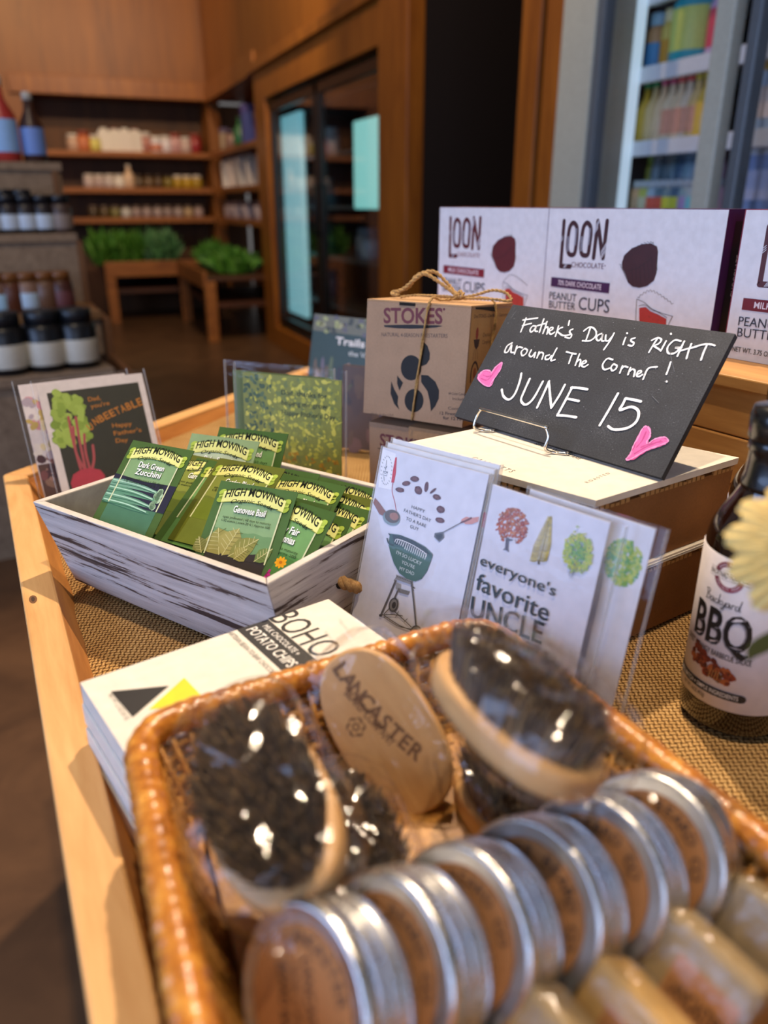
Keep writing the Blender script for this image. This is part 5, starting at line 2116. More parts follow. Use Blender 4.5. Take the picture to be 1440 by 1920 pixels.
# ------------------------------------------------------------------ chalk sign on a wire stand
sBL, sBR = G(852, 780, CZ + .004), G(1240, 896, CZ + .004)
su = (sBR - sBL).normalized()
sback = Vector((-su.y, su.x, 0))
SLW = (sBR - sBL).length
tl_ = math.radians(36)
sv = UP * math.cos(tl_) + sback * math.sin(tl_)
MSL = frame(sBL, su, sv)
_t = Art(MB(), MSL)
SLH = (_t.px(959, 570)[1] + _t.px(1384, 627)[1]) / 2
sl = thing('slate_sign', "black slate sign chalked with Father's Day and June 15", 'sign', MSL)
m = MB()
m.box((0, 0, 0), (SLW, .006, SLH), slate_mat())
a = Art(m, MSL, rough=.85, h=.0003)
z = Z(840, 560, 2.4)
CH = '#e9e7e2'
wl = .0018
words = [
    [(352, 88), (341, 118), (328, 150)], [(338, 97), (365, 93), (404, 88)], [(336, 122), (358, 116), (376, 112)],
    [(397, 125), (382, 124), (370, 140), (375, 151), (389, 140), (397, 126), (393, 145), (403, 148)],
    [(432, 92), (424, 115), (412, 152)], [(404, 122), (425, 116), (440, 112)],
    [(446, 104), (438, 130), (428, 157)], [(432, 142), (446, 128), (451, 136), (446, 160)],
    [(456, 147), (472, 138), (470, 130), (459, 135), (455, 150), (464, 161), (480, 152)],
    [(498, 124), (492, 145), (484, 170)], [(492, 146), (505, 134), (516, 130)], [(492, 148), (512, 164), (526, 167), (548, 163)],
    [(547, 100), (543, 120)],
    [(562, 138), (549, 145), (550, 155), (557, 165), (549, 178), (528, 174)],
    [(642, 130), (632, 160), (620, 192)], [(612, 146), (640, 128), (664, 142), (666, 168), (640, 190), (606, 190)],
    [(692, 158), (676, 165), (668, 180), (679, 190), (692, 176), (697, 160), (692, 188), (702, 192)],
    [(711, 165), (710, 188), (722, 190), (738, 172)], [(748, 156), (730, 190), (702, 230)],
    [(800, 176), (794, 190), (789, 207)], [(806, 155), (808, 158)],
    [(842, 178), (826, 183), (825, 192), (837, 200), (830, 213), (812, 210)],
    [(945, 178), (925, 208), (905, 242)], [(918, 188), (945, 177), (961, 186), (948, 204), (922, 214)], [(924, 213), (940, 222), (957, 233)],
    [(982, 192), (970, 214), (958, 236)], [(1003, 158), (1005, 161)],
    [(1048, 192), (1020, 188), (990, 218), (992, 246), (1020, 246), (1040, 226), (1022, 222), (1052, 221)],
    [(1064, 193), (1048, 225), (1033, 260)], [(1096, 204), (1084, 235), (1074, 270)], [(1046, 236), (1080, 226), (1120, 217)],
    [(1166, 210), (1152, 240), (1139, 277)], [(1112, 217), (1155, 206), (1180, 206), (1201, 212)],
    [(290, 200), (268, 213), (256, 240), (270, 240), (288, 208), (284, 240), (298, 243)],
    [(311, 214), (306, 232), (300, 250)], [(304, 234), (318, 219), (336, 222)],
    [(346, 225), (331, 240), (335, 257), (350, 250), (358, 233), (346, 225)],
    [(376, 232), (366, 254), (378, 262), (394, 242), (389, 265)],
    [(411, 240), (406, 255), (401, 268)], [(404, 258), (418, 243), (430, 249), (424, 273)],
    [(457, 254), (441, 260), (440, 274), (455, 272), (466, 258)], [(491, 224), (476, 252), (464, 279), (482, 276)],
    [(534, 240), (555, 246), (577, 250)], [(562, 246), (553, 268), (545, 292)], [(593, 250), (583, 276), (574, 301)], [(580, 286), (593, 275), (598, 283), (592, 306)],
    [(605, 296), (622, 288), (620, 280), (608, 285), (602, 301), (614, 308), (631, 298)],
    [(742, 276), (718, 271), (697, 298), (704, 320), (728, 314)],
    [(746, 295), (735, 310), (740, 325), (755, 318), (761, 303), (746, 295)],
    [(786, 304), (780, 320), (774, 336)], [(779, 320), (794, 306), (810, 310)],
    [(822, 312), (816, 328), (811, 343)], [(815, 331), (830, 319), (842, 326), (837, 351)],
    [(855, 341), (870, 333), (868, 325), (856, 330), (850, 346), (860, 352), (876, 343)],
    [(894, 326), (887, 344), (879, 364)], [(885, 346), (904, 314), (942, 308)],
    [(1003, 287), (994, 315), (984, 341)], [(984, 373), (986, 375)],
]
for st_ in words:
    a.stroke(z(*st_), wl, CH, px=True, dry=.12)
wb = .0026
for st_ in ([(331, 338), (325, 370), (303, 428), (276, 455), (251, 440), (243, 410)], [(369, 362), (343, 420), (330, 458), (350, 478), (384, 452), (428, 374)],
            [(456, 373), (430, 432), (402, 491)], [(455, 374), (461, 440), (466, 492)], [(527, 389), (500, 440), (466, 492)],
            [(560, 400), (528, 462), (493, 526)], [(556, 401), (590, 403), (628, 409)], [(533, 450), (562, 456), (590, 462)], [(494, 526), (532, 528), (578, 535)],
            [(766, 428), (726, 500), (684, 571)], [(800, 450), (835, 456), (869, 464)], [(800, 450), (788, 476), (775, 502), (826, 488), (858, 508), (850, 552), (808, 583), (748, 590), (722, 575)]):
    a.stroke(z(*st_), wb, CH, px=True, dry=.08)
PK = '#e06aa8'
for pts in (((246, 290), (236, 290), (214, 312), (196, 335), (186, 326), (164, 325), (143, 340), (135, 356), (146, 376), (166, 388), (187, 396), (199, 380), (216, 352), (234, 322)),
            ((892, 576), (875, 592), (855, 625), (838, 662), (822, 698), (806, 720), (812, 726), (834, 720), (866, 702), (905, 680), (950, 664), (985, 650), (992, 638), (978, 627), (950, 627), (920, 642), (902, 658), (898, 648), (910, 620), (908, 590))):
    a.poly(z(*pts), PK, True)
    a.up()
    for q in range(3):
        a.stroke([p for p in z(*[(x + random.uniform(-3, 3), y + random.uniform(-3, 3)) for x, y in pts])], .0011, ['#f08cc0', '#c9528c', '#ee9ac6'][q], px=True, closed=True, dry=.5)
for pts in (((150, 360), (175, 368), (196, 350), (228, 304)), ((160, 345), (180, 352), (200, 345)), ((850, 670), (875, 640), (893, 600)), ((840, 700), (890, 670), (960, 640)), ((870, 670), (910, 655), (965, 645))):
    a.stroke(z(*pts), .0011, '#c9528c', px=True, dry=.5)
for i in range(90):                                   # chalk dust specks
    a.ell(random.uniform(.004, SLW - .004), random.uniform(.004, SLH - .004), random.uniform(.0002, .0005), random.uniform(.0002, .0004), '#8a8c90', n=6)
for pts in (((305, 60), (285, 90)), ((920, 440), (950, 470)), ((1000, 240), (1020, 330))):
    a.stroke(z(*pts), .0004, '#6a6c70', px=True, dry=.4)
m.build('slate_board', sl, bevel=.0012)

wire = metal('polished_wire', '#d9d6d0', .12)
ws = thing('wire_easel', 'polished wire easel holding the slate sign', 'easel', frame(Vector((sBL.x, sBL.y, CZ)), su, UP))
iw = ws.matrix_world.inverted()
wr = .0015
ub0, ub1 = _t.px(912, 795)[0], _t.px(1045, 842)[0]
fr_ = -.017


def lp(u, y, zz):
    return (u, y, zz)


ul, ur = ub0 + .001, ub1 - .001
lipz = .024
pts = [lp(ul + .012, -.004, wr), lp(ul + .004, fr_ * .6, wr), lp(ul, fr_, wr + .004), lp(ul, fr_ + .003, lipz - .008), lp(ul + .004, fr_ + .004, lipz - .001), lp(ul + .010, fr_ + .004, lipz),
       lp(ur - .010, fr_ + .004, lipz), lp(ur - .004, fr_ + .004, lipz - .001), lp(ur, fr_ + .003, lipz - .008), lp(ur, fr_, wr + .004), lp(ur + .004, fr_ * .6, wr), lp(ur + .014, -.004, wr)]
m = MB()
m.tube(smooth_path([Vector(p) for p in pts], 6), wr, wire, 10)
m.build('front_lip', ws)
m = MB()
for u_, s_ in ((ul + .012, -1), (ur + .014, 1)):
    top_ = Vector((u_ - s_ * .02, .004 + math.tan(tl_) * .085 + .012, .085))
    m.tube(smooth_path([Vector((u_, -.004, wr)), Vector((u_, .012, wr)), Vector((u_, .03, wr)), Vector((u_ - s_ * .008, .040, .03)), top_], 6), wr, wire, 8)
m.tube([Vector((ul + .032, .004 + math.tan(tl_) * .085 + .012, .085)), Vector((ur - .006, .004 + math.tan(tl_) * .085 + .012, .085))], wr, wire, 8)
m.build('back_frame', ws)

# ------------------------------------------------------------------ stack of chocolate bars
BZ = .066
p0, p1, p2, p3 = G(735, 1195, BZ), G(600, 1112, BZ), G(150, 1280, BZ), G(240, 1420, BZ)
bu = (p2 - p3).normalized() * -1                       # text runs from the far edge to the near edge
bu = (p3 - p2).normalized()
bv = Vector((-bu.y, bu.x, 0))
if bv.dot(p1 - p2) < 0:
    bv = -bv
BLn = (p1 - p2).dot(bv)
BWd = (p3 - p2).length
BTH = .0165
for k in range(4):
    j = [(.002, -.003), (.003, -.002), (-.001, -.001), (0, 0)][k]
    Mb_ = frame(Vector((p2.x, p2.y, BTH * (k + 1))) + bu * j[0] + bv * j[1], bu, bv)
    r = thing('chocolate_bar', ['white boxed chocolate bar lowest in the stack beside the basket', 'white boxed chocolate bar second from the bottom of the stack beside the basket', 'white boxed chocolate bar directly under the top one of the stack', 'potato chip chocolate bar on top of the white stack with yellow triangle'][k],
              'chocolate bar', Mb_, 'stack of chocolate bars')
    m = MB()
    m.box((0, 0, 0), (BWd, BTH - .0004, BLn), ink('#ded8cc', .5))
    if k == 3:
        a = Art(m, Mb_, rough=.45)
        z = Z(100, 1080, 2.057)
        q = lambda *p: [a.px(*t) for t in z(*p)]
        v1, v2 = q((692, 193))[0][1], q((805, 148))[0][1]
        bh = v2 - v1
        a.rect(0, v1, BWd, v2, '#1f1d20')
        a.up()
        (u0, _), (u1, _) = q((822, 166), (1105, 285))
        a.text('BOHO', u0, v2 + .0006, .0235, '#1f1d20', w=u1 - u0)
        (u0, _), (u1, _) = q((806, 195), (955, 300))
        a.text('MILK CHOCOLATE +', u0, v1 + bh * .66, bh * .19, '#e9e6e0', w=u1 - u0, bold=.006)
        (u0, _), (u1, _) = q((745, 208), (942, 340))
        a.text('POTATO CHIPS', u0, v1 + bh * .20, bh * .33, '#eeebe4', w=u1 - u0, bold=.01)
        (u0, _), (u1, _) = q((668, 222), (890, 386))
        a.text('ARTISAN BEAN-TO-BAR CHOCOLATE', u0, v1 - bh * .30, bh * .16, '#6a645e', w=u1 - u0)
        a.poly(z((222, 446), (446, 424), (306, 546)), '#201e21', True)
        a.poly(z((505, 393), (597, 490), (368, 516)), '#ecd02a', True)
        (u0, v0), (u1, v1) = q((200, 462), (288, 552))
        a.text('NET WT 2.2 OZ (62 G)', u0, (v0 + v1) / 2, .0034, '#8a847c', w=u1 - u0)
    m.build('carton', r, bevel=.0008)

# ------------------------------------------------------------------ barbecue sauce bottles
BR_ = .0375
glass_b = ink('#1c0a06', .06, spec=.6, coat=.6)
blk = ink('#0c0c0d', .25, coat=.4)


def sauce_bottle(x, y, label, art):
    M = Matrix.Translation((x, y, 0))
    r = thing('sauce_bottle', label, 'bottle', M, 'barbecue sauce bottles')
    m = MB()
    R = BR_
    m.lathe([(R * .86, 0), (R * .97, .002), (R, .006), (R, .140), (R * .985, .146), (R * .93, .154), (R * .80, .164), (R * .66, .173), (R * .57, .181), (R * .53, .19), (R * .50, .205), (R * .50, .216)], glass_b, 48)
    m.build('glass_body', r)
    m = MB()                                          # shrunk seal, cap
    m.lathe([(R * .575, .180), (R * .58, .184), (R * .545, .190), (R * .53, .200), (R * .53, .206), (R * .57, .208), (R * .57, .213), (R * .54, .215)], blk, 40)
    m.build('neck_seal', r)
    m = MB()
    pr = []
    m.lathe([(R * .56, .214), (R * .61, .216), (R * .62, .230), (R * .58, .236), (R * .3, .2375), (0, .2378)], blk, 40)
    m.build('cap', r)
    m = MB()
    m.lathe([(R + .0002, .022), (R + .0006, .0222), (R + .0006, .1368), (R + .0002, .137)], ink('#d9d2d4', .5), 64)
    if art:
        VA = math.atan2(-y, -x)

        def unmap(px, py):
            o, d = C0, ray(px, py)
            ox, oy = o.x - x, o.y - y
            A = d.x ** 2 + d.y ** 2
            B = 2 * (ox * d.x + oy * d.y)
            Cc = ox ** 2 + oy ** 2 - (R + .0006) ** 2
            D = max(0, B * B - 4 * A * Cc)
            t = (-B - math.sqrt(D)) / (2 * A)
            p = o + d * t
            return (((math.atan2(p.y - y, p.x - x) - VA + math.pi) % (2 * math.pi) - math.pi) * R, p.z)

        def fmap(u, v, h):
            w = u / R + VA
            return Vector(((R + .0006 + h) * math.cos(w), (R + .0006 + h) * math.sin(w), v))
        a = Art(m, Matrix.Identity(4), fmap, unmap, .5, .0001)
        z = Z(1260, 1020, 5.333)
        uc, vc = a.px(*z((565, 335))[0])
        rr = .0105
        red = '#9e2a40'
        # notched red ring with its two arcs of lettering
        n = 44
        for lo, hi in ((20, 165), (195, 350)):
            inn, out = [], []
            for i in range(n + 1):
                w = math.radians(lo + (hi - lo) * i / n)
                q = rr * (1.08 if i % 2 else 1.0)
                out.append((uc + q * math.cos(w), vc + q * math.sin(w)))
                inn.append((uc + rr * .70 * math.cos(w), vc + rr * .70 * math.sin(w)))
            vs = out + inn
            a.raw(vs, [(n + 1 + i, n + 1 + i + 1, i + 1, i) for i in range(n)][::1], red)
        a.up()
        for word, a0, a1, fl in (('AWARD WINNING', 150, 30, 1), ('SPECIALTY FOODS', 205, 335, -1)):
            for i, ch in enumerate(word):
                w = math.radians(a0 + (a1 - a0) * (i + .5) / len(word))
                if ch != ' ':
                    rb = rr * (.77 if fl > 0 else .93)
                    a.text(ch, uc + rb * math.cos(w), vc + rb * math.sin(w), rr * .15, '#e9d5d8', ang=w - fl * math.pi / 2, align='c', bold=.02)
        for q in (.0036, -.0027):
            a.stroke([(uc - .0150 + .0025 * i, vc + q) for i in range(13)], .0003, '#8a8488', smooth=False)
        a.up()
        a.text('BACKYARD FOOD CO.', uc, vc - .0012, .0036, '#2a2a2e', w=.0285, bold=.012, align='c')
        dk_ = '#2e2c30'
        u0, v0 = a.px(*z((345, 548))[0])
        u1, v1 = a.px(*z((690, 662))[0])
        for st_ in ([(0, 1.0), (0.02, .5), (.0, 0)], [(-.04, .95), (.07, 1.02), (.10, .8), (.02, .55), (.11, .45), (.10, .1), (-.02, 0)],
                    [(.24, .42), (.17, .4), (.15, .1), (.2, .02), (.25, .4), (.25, .05), (.28, .05)], [(.38, .38), (.32, .4), (.29, .15), (.33, .02), (.39, .1)],
                    [(.43, 1.0), (.41, .4), (.40, 0)], [(.49, .45), (.42, .22), (.50, .0)], [(.52, .42), (.53, .1), (.58, .12), (.60, .42), (.58, -.1), (.53, -.4), (.50, -.25), (.62, .05)],
                    [(.71, .42), (.64, .4), (.62, .1), (.67, .02), (.72, .4), (.72, .05), (.75, .08)], [(.78, .42), (.77, .02)], [(.775, .25), (.81, .42), (.85, .38)],
                    [(.95, .4), (.88, .38), (.87, .08), (.92, .02), (.97, .4)], [(1.0, 1.0), (.97, .4), (.97, .02), (1.0, .05)]):
            a.stroke([(u0 + (u1 - u0) * p, (v0 + v1) / 2 + .0078 * q) for p, q in st_], .0006, dk_)
        ub, vb = a.px(*z((222, 885))[0])
        ue, ve = a.px(*z((775, 1070))[0])
        vv = (vb + ve) / 2
        a.text('BBQ', ub - .0005, vv - .0005, .0262, '#8a8488', w=(ue - ub), bold=.03)
        a.up()
        a.text('BBQ', ub, vv, .0262, '#141416', w=(ue - ub), bold=.018)
        ua, va = a.px(*z((190, 880))[0])
        ue, ve = a.px(*z((815, 1190))[0])
        a.text('SWEET & TANGY BARBECUE SAUCE', ua - .001, (va + ve) / 2 - .0030, .0043, '#2a2a2e', w=ue - ua, bold=.01)
        up_, vp_ = a.px(*z((360, 1200))[0])
        for i in range(70):
            t = random.random()
            a.ell(up_ - .013 + .030 * t + random.uniform(-.003, .003), vp_ + .004 - .010 * t + random.uniform(-.008, .009) * (1 - .4 * t), random.uniform(.0015, .0036), random.uniform(.0012, .003),
                  random.choice(['#5a1f14', '#7a2a18', '#4a1810', '#8f3a1c', '#6a2418', '#a3552a']), random.uniform(0, 3), 8, .25)
            a.h += 1e-6
        a.poly([(up_ + .002, vp_ - .002), (up_ + .012, vp_ - .004), (up_ + .010, vp_ - .011), (up_ + .001, vp_ - .008)], '#6a4a2c')
        for q in range(4):
            a.stroke([(up_ + .003 + .002 * q, vp_ - .002), (up_ + .002 + .002 * q, vp_ - .009)], .0004, '#b58a4a', smooth=False)
        ua, va = a.px(*z((118, 1310))[0])
        ue, ve = a.px(*z((700, 1600))[0])
        vv = .0345
        a.stroke([(ua - .012 + (ue - ua + .011) * q / 24, vv) for q in range(25)], .0064, '#1c1b1d', smooth=False)
        a.up()
        a.text('SMALL BATCH + SIMPLE INGREDIENTS', ua - .006, vv - .0017, .0034, '#d6d0cc', w=ue - ua + .003, bold=.008)
        a.text('NET WT. 16OZ (453g)', ua + .004, vv - .0082, .0030, '#2a2a2e', w=.022, bold=.006)
    m.build('paper_label', r)
    return r


sauce_bottle(.265, .490, 'dark barbecue sauce bottle with white label on the burlap', True)
sauce_bottle(.318, .578, 'dark sauce bottle standing behind the labelled one', False)

# ------------------------------------------------------------------ pale ridged paper flower at the frame's edge
ctr = at(1500, 1035, .30)
fl = thing('paper_flower', 'pale yellow ridged paper flower cut off by the right frame edge', 'flower', Matrix.Translation(ctr))
m = MB()
yel = ink('#e2c478', .7)
nf = (C0 - ctr).normalized() + Vector((.5, 0, .2))
FM = frame((0, 0, 0), nf.cross(UP).normalized() * -1, UP.cross(nf).cross(nf) * -1)
for ring, (rad, tip, cnt) in enumerate(((.031, .012, 11), (.024, .018, 9), (.015, .022, 7))):
    for k in range(cnt):
        w = 2 * math.pi * (k + .5 * ring) / cnt

        def pf(i, j, w=w, rad=rad, tip=tip, cnt=cnt):
            s = (i - .5) * 2
            rr = rad * (.12 + .88 * j)
            ww = w + s * (math.pi / cnt) * 1.15
            ridge = .0014 * math.sin(i * math.pi * 8) * min(1, j * 2) + .004 * (abs(i - .5) * 2) ** 2 * j
            edge_ = 1 - .22 * s * s
            return ((rr * edge_) * math.cos(ww), -(tip * (j ** .6) * .6 - .012 * j ** 3 + ridge), (rr * edge_) * math.sin(ww))
        m.grid(pf, 28, 8, yel, M=FM)
m.build('petals', fl)
m = MB()
base = Vector((.255, .335, 0.0)) - ctr
m.tube(smooth_path([Vector((0.004, .004, -.004)), Vector((.012, .008, -.05)), base * .6 + Vector((.01, 0, 0)), base], 6), .0022, ink('#5d6a2c', .6), 8)
m.build('stem', fl)
m = MB()
lf = ink('#4a5220', .6)
for sg in (-1, 1):
    b = Vector((.014, .008, -.055))
    m.grid(lambda i, j, sg=sg: tuple(b + Vector((-.006 - .016 * j * (sg < 0) + .02 * j * (sg > 0) + (i - .5) * .016 * math.sin(math.pi * min(1, j + .05)), .002, .012 - .020 * j + .003 * abs(i - .5)))), 4, 8, lf)
m.build('leaf', fl)

# ------------------------------------------------------------------ wicker basket
QZ = .080
qBL = G(255, 1370, QZ)
qBR = Vector((.070, .481, QZ))
qd = hdir(157.0)
QD = .32
qFL, qFR = qBL + qd * QD, qBR + hdir(152) * QD
qc = (qBL + qBR + qFL + qFR) / 4
qc.z = 0
bk_t = thing('wicker_basket', 'honey brown wicker tray basket holding brushes and tins', 'basket', Matrix.Translation(qc))


def qloop(inset, z, rad, step=.0022):
    """rounded rectangle around the basket, clockwise, pulled inward by inset"""
    cs = [qBL, qBR, qFR, qFL]
    cen = (qBL + qBR + qFL + qFR) / 4
    out = []
    for i in range(4):
        p, a, b = cs[i], cs[i - 1], cs[(i + 1) % 4]
        da, db = (a - p).normalized(), (b - p).normalized()
        p = p + (da + db).normalized() * inset * 1.414
        c = p + (da + db) * rad
        e0, e1 = p + da * rad, p + db * rad
        for k in range(13):
            t = k / 12
            out.append((1 - t) ** 2 * e0 + 2 * t * (1 - t) * p + t * t * e1)
    pts = []
    n = len(out)
    for i in range(n):
        a, b = out[i], out[(i + 1) % n]
        L = (b - a).length
        k = max(1, int(L / step))
        for j in range(k):
            pts.append(a + (b - a) * j / k)
    return [Vector((p.x - qc.x, p.y - qc.y, z)) for p in pts]


wk = wicker_mat()
m = MB()
loop = qloop(0, QZ, .030)
d = 0
rs_ = []
for i, p in enumerate(loop):
    d += (p - loop[i - 1]).length if i else 0
    s = (d / .0085) % 1
    rs_.append(.0082 + .0011 * math.sin(math.pi * s) ** .6 + (.0004 if int(d / .0085) % 3 == 0 else 0))
m.tube(loop, rs_, wk, 14, closed=True)
m.build('rim', bk_t)
wk2 = wood('wicker_strand', '#9a5f20', '#cf9a4c', (200, 200, 200), .4, .2)
m = MB()
NR = 11
for k in range(NR):
    f = k / NR
    L = qloop(.003 + .022 * (1 - f), .010 + (QZ - .016) * f, .028, .004)
    amp = .0014
    L2 = []
    for i, p in enumerate(L):
        c = (Vector((0, 0, p.z)) - p)
        c.z = 0
        c.normalize()
        L2.append(p + c * amp * math.sin(i * .85 + math.pi * (k % 2)))
    m.tube(L2, .0031, wk2, 6, closed=True)
L0, L1 = qloop(.026, .006, .028, .004), qloop(.004, QZ, .028, .004)
n_ = min(len(L0), len(L1))
for i in range(0, 96):
    p, q = L0[int(i * len(L0) / 96)], L1[int(i * len(L1) / 96)]
    m.tube([p, q], .0022, wk2, 6)
m.build('woven_wall', bk_t)
m = MB()
fl_ = qloop(.026, .0, .02, .006)
m.prism([(p.x, p.y) for p in fl_], .018, .028, wk2)
m.build('woven_floor', bk_t)


# ------------------------------------------------------------------ bristle brushes in crinkled film
bw = wood('beech_brush_wood', '#c08f58', '#d9ad76', (14, 60, 60), .45, .06, (.3, .75), '#a87846')
br_m = [ink('#5d4c3c', .55, var=.3), ink('#6a5542', .5, var=.3), ink('#8a6c4a', .5, var=.3), ink('#453830', .5, var=.3), ink('#a08358', .5, var=.3)]
wrap = film('crinkled_film', .10, 1.15, bump=.5, bscale=55)
BA, BB, BT, BRL = .053, .0300, .0135, .020


def oval(k, a=BA, b=BB, n=40, e=2.35):
    w = 2 * math.pi * k / n
    c, s = math.cos(w), math.sin(w)
    return (a * abs(c) ** (2 / e) * (1 if c > 0 else -1), b * abs(s) ** (2 / e) * (1 if s > 0 else -1))


def brush(M, label, seed, text=False, fin=None):
    """x along the brush, z out of the wooden back; bristles point to -z"""
    random.seed(seed)
    r = thing('bristle_brush', label, 'brush', M, 'oval brushes in the wicker basket')
    m = MB()
    n = 40
    rings = [(.95, 0), (.99, .0015), (1, .004), (1, .0105), (.985, .0135), (.95, BT), (.6, BT + .0008), (.0, BT + .001)]
    vs, fs = [], []
    for sc_, zz in rings:
        for k in range(n):
            x, y = oval(k)
            vs.append((x * sc_, y * sc_, zz))
    for i in range(len(rings) - 1):
        for k in range(n):
            fs.append((i * n + k, i * n + (k + 1) % n, (i + 1) * n + (k + 1) % n, (i + 1) * n + k))
    fs.append(tuple(reversed(range(n))))
    m.add(vs, fs, bw, True)
    if text:
        Mi = M.inverted()

        def unmap(px, py):
            o, d = Mi @ C0, Mi.to_3x3() @ ray(px, py)
            p = o + d * ((BT + .0009 - o.z) / d.z)
            return (p.x, p.y)
        a = Art(m, M, lambda u, v, h: Vector((u, v, BT + .0009 + h)), unmap, .6, .00012)
        z = Z(540, 1120, 2.057)
        c = '#7a5636'
        q = lambda *p: [Vector(a.px(*t)) for t in z(*p)]
        A, B, Tp = q((182, 292), (478, 618), (222, 268))
        dd = (B - A)
        an = math.atan2(dd.y, dd.x)
        flip = Vector((-dd.y, dd.x)).dot(Tp - A) > 0
        for i, ch in enumerate('LANCASTER'):
            t = i / 8
            bow = -.0022 * (1 - (2 * t - 1) ** 2)
            nn = Vector((-dd.y, dd.x)).normalized()
            p = A + dd * t + nn * bow
            a.text(ch, p.x, p.y, .0088, c, ang=an + (2 * t - 1) * .16, align='c', bold=.03, sx=1.0)
        A, B = q((216, 372), (395, 578))
        a.text('BEARD COMPANY', A.x, A.y, .0052, c, w=(B - A).length, ang=math.atan2((B - A).y, (B - A).x), bold=.02)
        (C_,) = q((262, 500))
        for k in range(6):
            w = k * math.pi / 3
            a.ell(C_.x + .0032 * math.cos(w), C_.y + .0032 * math.sin(w), .0030, .0026, c, w, 10)
        a.up()
        for k in range(6):
            w = k * math.pi / 3 + .2
            a.ell(C_.x + .0030 * math.cos(w), C_.y + .0030 * math.sin(w), .0021, .0017, '#c89a62', w, 10)
        a.up()
        a.ell(C_.x, C_.y, .0024, .0024, c)
        a.up()
        a.ell(C_.x, C_.y, .0013, .0013, '#c89a62')
    m.build('wooden_back', r)
    m = MB()
    for i in range(2600):
        q = math.sqrt(random.random())
        w = random.uniform(0, 2 * math.pi)
        x, y = BA * .88 * q * math.cos(w), BB * .86 * q * math.sin(w)
        L = BRL * (1 - .10 * q * q) * random.uniform(.88, 1.04)
        sp = .10
        t = Vector((x * (1 + sp) + random.gauss(0, .0012), y * (1 + sp * 1.4) + random.gauss(0, .0012), -L))
        b = Vector((x, y, .0005))
        rr = random.uniform(.0005, .0008)
        o = [Vector((rr * math.cos(g), rr * math.sin(g), 0)) for g in (0, 2.09, 4.19)]
        m.add([b + v for v in o] + [t + v * .45 for v in o], [(0, 3, 4, 1), (1, 4, 5, 2), (2, 5, 3, 0), (3, 5, 4)], br_m[random.choice((0, 0, 1, 1, 2, 3, 4))])
    m.build('bristles', r)
    m = MB()
    nu, nv = 34, 20
    off = Vector((seed * 3.1, seed * 1.7, seed * .9))

    def wf(i, j):
        w, p = 2 * math.pi * i, math.pi * (j - .5)
        cx_ = math.cos(p)
        d = Vector((math.cos(w) * cx_, math.sin(w) * cx_, math.sin(p)))
        e = .55
        s = lambda v: abs(v) ** e * (1 if v > 0 else -1)
        q = Vector((s(math.cos(w) * cx_) * (BA + .006), s(math.sin(w) * cx_) * (BB + .005), s(math.sin(p)) * .0225 - .0040))
        nz = noise.noise(q * 75 + off) * .0034 + noise.noise(q * 190 + off) * .0014
        q = q + d * (nz + .0018)
        q.z = min(q.z, BT + .0050) if not text else min(q.z, BT + .0042)
        return q
    m.grid(wf, nu, nv, wrap, smooth=False)
    for sx in (1, -1):                                # gathered ends of the wrapper

        def ff(i, j, sx=sx):
            s = i - .5
            L = .012 + .010 * abs(noise.noise(Vector((s * 5, seed, sx))))
            return Vector((sx * (BA + .004 + L * j), s * BB * 1.5 * (1 - .15 * j), .002 + .004 * math.sin(s * 22 + seed) * (.3 + j) + .003 * j * noise.noise(Vector((s * 9, j * 3, seed)))))
        m.grid(ff, 22, 4, wrap, smooth=False)
    m.build('film_wrapper', r)
    return r


def lay(pA, pB, dz, L, out, nrm):
    """frame for a brush of length L seen end to end between two pixels, its A end dz higher; nrm is the side turned up (None: to the viewer);
    out = +1 shows the wooden back, -1 the bristles"""
    lo, hi = -.3, .3
    for _ in range(60):
        zA = (lo + hi) / 2
        d = (G(pA[0], pA[1], zA) - G(pB[0], pB[1], zA - dz)).length
        if d > L:
            lo = zA
        else:
            hi = zA
    A, B = G(pA[0], pA[1], zA), G(pB[0], pB[1], zA - dz)
    c = (A + B) / 2
    x = (B - A).normalized()
    n = (C0 - c).normalized() + Vector(nrm) if out > 0 else Vector(nrm)
    n = (n - x * n.dot(x)).normalized()
    zax = n * out
    M = Matrix((x, zax.cross(x), zax)).transposed().to_4x4()
    M.translation = c
    return M


brush(lay((862, 1212), (1105, 1458), .004, .106, -1, (.30, .05, 1)), 'brush with bristles up at the back corner beside the uncle card', 3)
brush(lay((436, 1352), (572, 1684), .016, .106, -1, (-.30, -.28, 1)), 'brush with dark bristles up in the left corner of the basket', 5)
brush(lay((632, 1228), (812, 1520), .074, .106, 1, (-.45, .0, .2)) @ Matrix.Translation((0, 0, -BT)), 'brush stamped with lettering showing its plain wooden back', 7, True)
def flat_brush(px, py, head):
    c, x, zax = G(px, py, .0435), hdir(head), -UP
    M = Matrix((x, zax.cross(x), zax)).transposed().to_4x4()
    M.translation = c
    return M


brush(flat_brush(652, 1610, 165), 'dark brush lying low in the basket between the left corner brush and the tins', 9)
brush(flat_brush(985, 1515, 152), 'dark brush lying low in the basket behind the tins and under the back corner brush', 11)
random.seed(21)

# ------------------------------------------------------------------ tins
alu = metal('tin_aluminium', '#dcdcdc', .30)
alu2 = metal('tin_face_metal', '#e8eaec', .36)
TR_, TT = .038, .029
t0, t5 = G(618, 1722, .104), G(1262, 1466, .104)
ax = (t5 - t0)
ax.z = 0
axd = ax.normalized()
el = math.radians(25)
td = hdir(229)
nface = td * math.cos(el) + UP * math.sin(el)
upv = UP * math.cos(el) - td * math.sin(el)
KL = kraft('#b07a4c')


